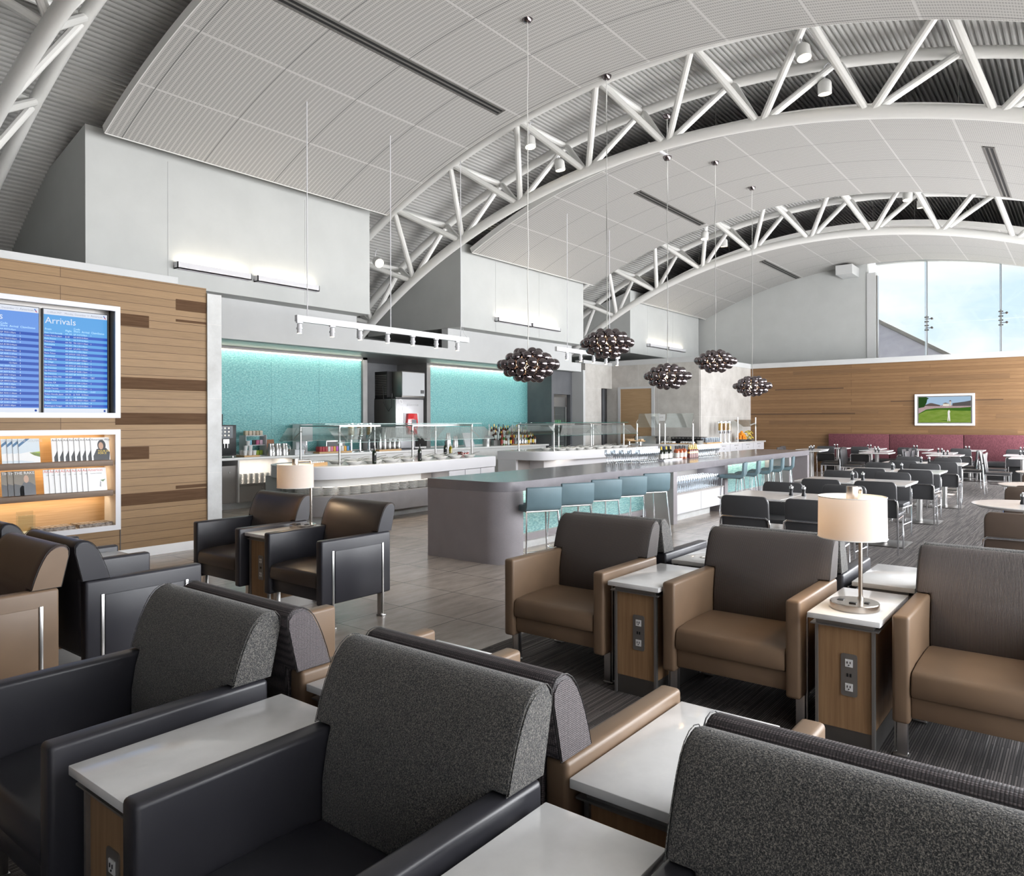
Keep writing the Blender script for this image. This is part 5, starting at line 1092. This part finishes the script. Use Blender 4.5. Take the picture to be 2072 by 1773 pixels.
for i, y in enumerate((5.8, 4.9, 3.73, 2.5, 1.3, .1)):
    SQ.put((22.85, y, 0), 0, '%s small table from the left along the burgundy banquette' % ORD[i], 'tables at the banquette', )
    DC.put((22.0, y+.1, 0), 0, '%s chair from the left facing the burgundy banquette' % ORD[i], 'chairs facing the banquette'); shakers(22.85, y+.05, 'the %s banquette table from the left' % ORD[i])
for i, (x, xa, xb) in enumerate(((8.45, 6.98, 9.68), (11.1, 9.95, 12.35), (13.9, 12.65, 15.1), (16.3, 15.4, 17.6))):
    nm = ['nearest', 'second', 'third', 'farthest'][i]
    RD_.put((x, .45, 0), 0, '%s round white table at the right edge of the picture' % nm, 'round tables at the right edge')
    DB.put((xa, .43, 0), 0, 'brown dining chair, back to the camera, at the %s round table' % nm, 'brown chairs at the round tables'); DB.put((xb, .5, 0), PI, 'brown dining chair facing the camera behind the %s round table' % nm, 'brown chairs at the round tables')
    shakers(x+.02, .46, 'the %s round table' % nm)
# ================================================================== TELEVISION
tv = thing('wall_television', 'television with golf match in a white recessed frame on the far wall', 'television', (24, 3.235, 1.895))
MB().frame(-.74, .74, -.45, .45, -.06, 0, .06, 'x').build('frame', M['whiteS'], tv)
MB().box(-.03, -.002, -.68, .68, -.39, .39).build('bezel', M['gun'], tv)
def flat(pts, x, mat, name): # pts: (right, up) seen from the room, right = -y
    v = [(x, -a, b) for a, b in pts]; return MB().add(v, [tuple(range(len(v)))]).build(name, mat, scr)
Wd, Hd = .645, .365
scr = flat.__globals__['tv']; scr = MB().add([(-.033, Wd, -Hd), (-.033, -Wd, -Hd), (-.033, -Wd, Hd), (-.033, Wd, Hd)], [(0, 1, 2, 3)]).build('screen', emis('tv_sky', (.36, .5, .66)), tv)
def grass(n, c1, c2, sc):
    t = MT(n); f = t.noise(t.coord((1, 1, 3)), sc, 3); t.l(t.ramp(f, [(.35, c1), (.65, c2)]), t.p.inputs['Emission Color']); t.p.inputs['Emission Strength'].default_value = .5; t.p.inputs['Base Color'].default_value = (0, 0, 0, 1); t.p.inputs['Roughness'].default_value = .25; return t.m
e1 = lambda n, c: emis(n, c)
flat([(-Wd, -Hd), (Wd, -Hd), (Wd, .05), (-.2, .06), (-Wd, -.06)], -.0335, grass('tv_fairway', (.2, .33, .035), (.28, .4, .07), 5), 'fairway')
flat([(-Wd, -.13), (-.45, -.03), (-.1, .0), (.3, -.03), (Wd, -.04), (Wd, .08), (.3, .06), (-.3, .06), (-Wd, -.06)], -.034, e1('tv_rough', (.05, .14, .015)), 'rough')
flat([(-Wd, -.11), (-.45, .01), (-.2, .045), (.4, .05), (Wd, .07), (Wd, .14), (-.5, .12), (-Wd, .04)], -.0345, grass('tv_crowd', (.25, .05, .06), (.85, .75, .75), 90), 'crowd')
flat([(-.54, .11), (-.5, .13), (-.36, .19), (-.3, .19), (-.1, .13), (-.1, .1)], -.035, e1('tv_roof', (.12, .09, .08)), 'clubhouse_roof')
flat([(-.03, .1), (-.03, .17), (.03, .19), (.12, .17), (.12, .1)], -.035, e1('tv_house', (.75, .7, .6)), 'white_house'); flat([(-.05, .165), (.03, .2), (.13, .165)], -.0355, e1('tv_roof2', (.16, .12, .1)), 'house_roof')
flat([(.13, .1), (.13, .24), (.17, .24), (.17, .1)], -.0352, e1('tv_tower', (.6, .56, .52)), 'tower'); flat([(.11, .235), (.15, .27), (.19, .235)], -.0356, e1('tv_towerroof', (.14, .08, .09)), 'tower_roof')
flat([(.2, .1), (.2, .18), (.5, .22), (Wd, .25), (Wd, .1)], -.035, e1('tv_stand', (.1, .09, .09)), 'grandstand')
flat([(-Wd, .05), (-.5, .08), (-.44, .2), (-.42, .3), (-.38, .33), (-.45, Hd), (-Wd, Hd)], -.0357, e1('tv_tree', (.02, .06, .012)), 'tree')
flat([(.08, -.33), (.1, -.33), (.112, -.2), (.125, -.33), (.15, -.33), (.14, -.18), (.135, -.1), (.15, -.05), (.13, -.03), (.12, -.0), (.1, -.03), (.085, -.06), (.09, -.18)], -.036, e1('tv_golfer', (.85, .8, .78)), 'golfer')
flat([(-.08, -.31), (.08, -.325), (.08, -.31), (0, -.3)], -.036, e1('tv_shadow', (.05, .12, .02)), 'golfer_shadow')
# ================================================================== ARRIVALS SCREENS
fb = thing('screen_surround', 'white frame around the blue arrivals screens on the plank wall', 'frame', (0, 8.874, 0))
MB().frame(2.38, 3.926, 1.65, 2.94, -.02, 0, .056).build('frame', M['whiteS'], fb)
MB().box(2.42, 3.88, .17, .18, 1.69, 2.91).frame(2.4, 3.9, 1.68, 2.92, 0, .17, .012).build('recess_lining', M['gun'], fb)
RW = ['New York Kennedy|AA 163|QF 3157|3:23pm|1', 'Osaka Kansai, Japan|JL 60|AA 8420|10:40am|', 'Paris, France|TN 7|AA 7177|12:30pm|', 'Philadelphia|AA 781|TN 1201|11:36am|1', 'Philadelphia|AA 597|TN 1191|1:45pm|', 'Phoenix|AA 447|LA 6932|11:50am|', 'Reno-Tahoe|AA 6006|WS 1181|1:22pm|', 'Reno-Tahoe|AA 2975|EY 3392|2:44pm|', 'Sacramento|AA 6014|AS 1021|10:21am|', 'Salt Lake City|AA 6015|LA 6677|1:06pm|1', 'San Diego|AA 6053|LA 6681|12:08pm|1', 'San Francisco|AA 6042|QF 3302|10:26am|1', 'San Francisco|AA 6058|QF 4019|11:50am|1', 'San Francisco|AA 6044|QF 3208|1:12pm|1', 'San Francisco|AA 6057|QF 3319|2:58pm|1', 'San Jose Cabo, MX|AA 237||2:47pm|TBIT', 'San Jose, CA|AA 6024|LA 1111|10:53am|', 'San Jose, CA|AA 6041|EY 3044|2:29pm|1', 'Santa Rosa, CA|AS 2475|AA 7096|1:40pm|', 'Seattle-Tacoma|AA 6047|TN 1195|2:13pm|1', 'Shanghai Pudong|AA 182|HU 8904|2:00pm|CUST', 'Tokyo Haneda, Japan|AA 26|JL 7018|12:20pm|', 'Tokyo Narita|JL 62|AA 8408|9:50am|', 'Tokyo Narita|AA 170|MH 9432|11:45am|CUST', 'Tucson|AA 3011|BA 5491|12:00pm|4', 'Washington Reagan|AA 1253|TN 1210|10:28am|2']
RL = ['|AA 71|AA 9077|3:45pm|', '|AA 6005|QF 3322|1:25pm|1', '|AA 6437|TN 1113|3:11pm|2', '|AA 166|TN 1265|12:52pm|3', '|AA 433|QF 3228|2:36pm|3', '|AA 1510|AA 8158|12:06pm|', '|AA 6057|TN 1137|12:12pm|', '|AA 1243|MH 9349|10:18am|2', '|AA 2528|QF 4345|11:47am|2', '|AA 2571|MH 9430|12:54pm|2', '|AA 257|QF 3036|2:34pm|2', '|AA 2404||12:13pm|3', '|AA 2425|WS 5069|1:30pm|3', '|AA 2480|BA 4339|2:37pm|3', '|AA 6082|AF 3697|8:29am|4', '|AA 6034|EY 3354|1:21pm|4', '|AA 2682|AA 8935|1:00pm|', '|AA 2619|QR 8903|12:15pm|2', '|AA 2730|BA 4380|2:30pm|2', '|AA 583|AA 6186|1:55pm|', '|AA 6352|UA 8030|10:24am|4', '|AA 6295|BA 9332|11:46am|4', '|AA 10|AA 7162|11:25am|', '|AA 3|QF 3096|10:55am|1', '|AA 1|QF 3100|11:45am|1', '|AA 255|QF 3203|1:40pm|1']
tw = emis('screen_text_white', (.8, .86, .98), .6); tgr = emis('screen_text_grey', (.2, .22, .28), 1); tpale = emis('screen_text_pale', (.4, .62, .85), 1)
def board(x0, rows, label, c1, c2, c3):
    r = thing('arrivals_screen', label, 'screen', (x0, 9.0, 1.705), 0, 'arrivals screens'); w, h = .66, 1.14
    B(-.008, w+.008, .0, .04, -.008, h+.008).build('bezel', M['black'], r)
    def band(z0, z1, c, nm, y=-.001): return MB().add([(0, y, z0), (w, y, z0), (w, y, z1), (0, y, z1)], [(0, 1, 2, 3)]).build(nm, c, r)
    band(0, h, c1, 'screen_face'); band(h*.95, h, e1('scr_top', (.72, .76, .85)), 'top_band', -.0015); band(0, h*.045, e1('scr_bot', (.7, .75, .85)), 'bottom_band', -.0015)
    n = len(rows); z1 = h*.79; rh = (z1-h*.055)/n
    st_ = MB()
    for i in range(1, n, 2): st_.add([(0, -.0015, z1-(i+1)*rh), (w, -.0015, z1-(i+1)*rh), (w, -.0015, z1-i*rh), (0, -.0015, z1-i*rh)], [(0, 1, 2, 3)])
    st_.build('row_stripes', c2, r)
    X = (R(90), 0, 0); t = .0002
    text('Arrivals', .1, (.012, -.002, h*.865), X, tw, r, 'title_lettering', ext=.0003, space=1.0)
    text('11:05am PST    Monday, December 11', .028, (.03, -.002, h*.965), X, tgr, r, 'date_lettering', ext=t); text('American', .034, (.48, -.002, h*.965), X, tgr, r, 'airline_lettering', ext=t)
    MB().add([(.615, -.002, h*.985), (.625, -.002, h*.99), (.642, -.002, h*.968), (.636, -.002, h*.962)], [(0, 1, 2, 3)]).build('tail_mark_blue', e1('logo_blue', (.05, .2, .6)), r); MB().add([(.622, -.0021, h*.972), (.636, -.0021, h*.97), (.648, -.0021, h*.956), (.64, -.0021, h*.956)], [(0, 1, 2, 3)]).build('tail_mark_red', e1('logo_red', (.6, .03, .05)), r)
    MB().lathe([(.001, 0), (.012, 0)], (0, 0, 0), 14).build('corner_badge', e1('badge', (.03, .08, .35)), r, loc=(w-.03, -.002, .025)).rotation_euler = (R(90), 0, 0)
    text('From', .03, (.01, -.002, z1+.012), X, tpale, r, ext=t); text('Flight', .03, (.215, -.002, z1+.008), X, tpale, r, ext=t); text('Code\nShare', .03, (.3, -.002, z1+.035), X, tpale, r, ext=t, line=.85); text('Arrival  ClaimStatus', .03, (.385, -.002, z1+.008), X, tpale, r, ext=t)
    cols = list(zip(*[q.split('|') for q in rows]))
    for c, cx in zip(cols, (.006, .215, .298, .378, .478)):
        for par, mt in ((0, tpale), (1, tw)):
            body = '\n'.join(s if i % 2 == par else '' for i, s in enumerate(c))
            if not body.strip(): continue
            o = text(body, rh*.68, (cx, -.002, z1-rh*.75), X, mt, r, 'row_lettering', ext=t, line=1/.68); pass
    return r
board(3.18, RW, 'right arrivals screen with its full blue table of flights', e1('scr_a', (.1, .36, .75)), e1('scr_b', (.02, .09, .5)), 0)
board(2.47, RL, 'left arrivals screen, cut by the left edge of the picture', e1('scr_a2', (.13, .3, .75)), e1('scr_b2', (.01, .07, .42)), 0)
# ================================================================== MAGAZINE NICHE
mr_ = thing('magazine_niche', 'lit oak niche with white frame and two walnut magazine shelves', 'shelf unit', (0, 8.874, 0))
MB().frame(2.38, 3.926, .355, 1.517, -.02, 0, .058).build('frame', M['whiteS'], mr_)
B(2.42, 3.9, .3, .32, .4, 1.5).build('back_board', M['oakh'], mr_)
MB().frame(2.42, 3.9, .39, 1.5, 0, .3, .02).build('lining', M['quartzw'], mr_)
for z in (1.1, .755): B(2.44, 3.85, -.005, .16, z, z+.065).build('magazine_shelf', M['walnut'], mr_, bevel=.003)
for z in (1.465, 1.095, .75): B(2.5, 3.84, .2, .215, z-.006, z).build('led_strip', M['led'], mr_); area('niche_led', (3.15, 9.09, z-.01), (R(8), 0, 0), 1.35, .03, 1.3, (1, .76, .48))
def mag(cover, title, tcol, extra, cat='magazine'):
    r = thing('magazine', 'x', cat); w, h = .2, .262
    B(0, w, 0, .006, 0, h).build('pages', M['whitep'], r); MB().add([(0, -.0006, 0), (w, -.0006, 0), (w, -.0006, h), (0, -.0006, h)], [(0, 1, 2, 3)]).build('cover', cover, r)
    tt = text(title, .034 if len(title) > 10 else .042, (.006, -.001, h-.036), (R(90), 0, 0), tcol, r, 'title_lettering', ext=.0001)
    for pts, mt, nm in extra: MB().add([(x, -.0009-.0001*i, z) for i, (x, z) in [(0, p) for p in pts]], [tuple(range(len(pts)))]).build(nm, mt, r)
    return r
sm = lambda n, c: simple(n, c, .3)
ell = lambda cx, cz, a, b: [(cx+a*math.cos(2*PI*k/20), cz+b*math.sin(2*PI*k/20)) for k in range(20)]
skyc = sm('cover_sky', (.6, .68, .74)); drk = sm('cover_dark', (.02, .022, .028)); skin = sm('cover_skin', (.5, .3, .2)); blk = sm('cover_black', (.01, .01, .01)); wht = sm('cover_white', (.8, .8, .8)); rdd = sm('cover_red', (.65, .1, .08)); gld = sm('cover_gold', (.85, .6, .05))
MA = Proto(mag(skyc, 'FINE GOLFING', sm('cover_grey', (.4, .42, .45)), [([(0, .03), (.2, .0), (.2, .1), (.1, .12), (0, .1)], wht, 'shore'), ([(.1, .11), (.2, .12), (.2, .06), (.14, .08)], sm('cover_green', (.35, .5, .05)), 'grass'), ([(0, .2), (.07, .262), (.11, .262), (0, .17)], sm('cover_blue', (.05, .15, .3)), 'ribbon')]))
MBp = mag(wht, 'American Way', blk, [([(.02, 0), (.19, 0), (.2, .09), (.16, .14), (.06, .13), (.02, .05)], drk, 'dark_jacket'), (ell(.115, .17, .045, .065), drk, 'hood')])
MB().add([(x, -.0013, z) for x, z in ell(.108, .165, .026, .042)], [tuple(range(20))]).build('face', skin, MBp); text('TOUR DE\nFORCE', .03, (.07, -.0016, .095), (R(90), 0, 0), gld, MBp, ext=.0001, line=.85); MBP = Proto(MBp)
MC_ = mag(sm('cover_rake', (.16, .13, .09)), 'THE RAKE', wht, [([(.05, 0), (.2, 0), (.2, .1), (.15, .14), (.09, .14), (.05, .08)], sm('cover_suit', (.04, .045, .06)), 'suit'), ([(0, 0), (.09, 0), (.09, .1), (0, .13)], drk, 'dark_corner')])
MB().add([(x, -.0013, z) for x, z in ell(.115, .175, .024, .042)], [tuple(range(20))]).build('face', skin, MC_); MCP = Proto(MC_)
MD_ = mag(wht, 'Americas', rdd, [([(.12, .05), (.135, .04), (.14, .1), (.13, .11)], sm('cover_greyfig', (.3, .3, .33)), 'figure'), ([(.13, .12), (.19, .13), (.16, .1)], sm('cover_leaf', (.1, .2, .08)), 'leaf')]); text("Colombia's Challenge", .014, (.03, -.0012, .195), (R(90), 0, 0), blk, MD_, ext=.0001); MDP = Proto(MD_)
def fan(P, x0, dx, n, z, label, g):
    for i in range(n):
        o = P.put((x0+dx*i, 8.95-.0085*i+.0, z), 0, '%s, %s from the left' % (label, ORD[i]), g); o.rotation_euler = (R(-10), 0, 0)
fan(MBP, 3.245, .0545, 8, 1.168, 'magazine with a hooded person on the white cover, upper shelf', 'hooded-person magazines'); fan(MA, 2.77, .05, 4, 1.168, 'golf magazine with pale coast cover, upper shelf', 'golf magazines')
fan(MDP, 3.165, .053, 9, .822, 'white magazine with red title, lower shelf', 'red-titled magazines'); fan(MCP, 2.77, .055, 3, .822, 'dark magazine with a suited person, lower shelf', 'suited-person magazines')
nwm = noisy('newsprint', (.1, .07, .05), (.45, .4, .36), 30, .7)
for i, x in enumerate((3.1, 3.5)):
    o = thing('newspaper_pile', ['left', 'right'][i]+' pile of folded newspapers on the floor of the niche', 'newspapers', (x, 9.0, .41)); 
    for k in range(3): B(0, .36, -.1+.003*k, .15, .014*k, .014*k+.012).build('newspaper', nwm, o, bevel=.004)
hd = thing('acrylic_holder', 'clear leaflet holder standing left of the newspapers', 'holder', (2.9, 8.9, .41)); MB().box(0, .16, 0, .004, 0, .2).box(0, .16, .06, .064, 0, .24).box(0, .16, 0, .064, 0, .004).build('holder', M['tint'], hd)
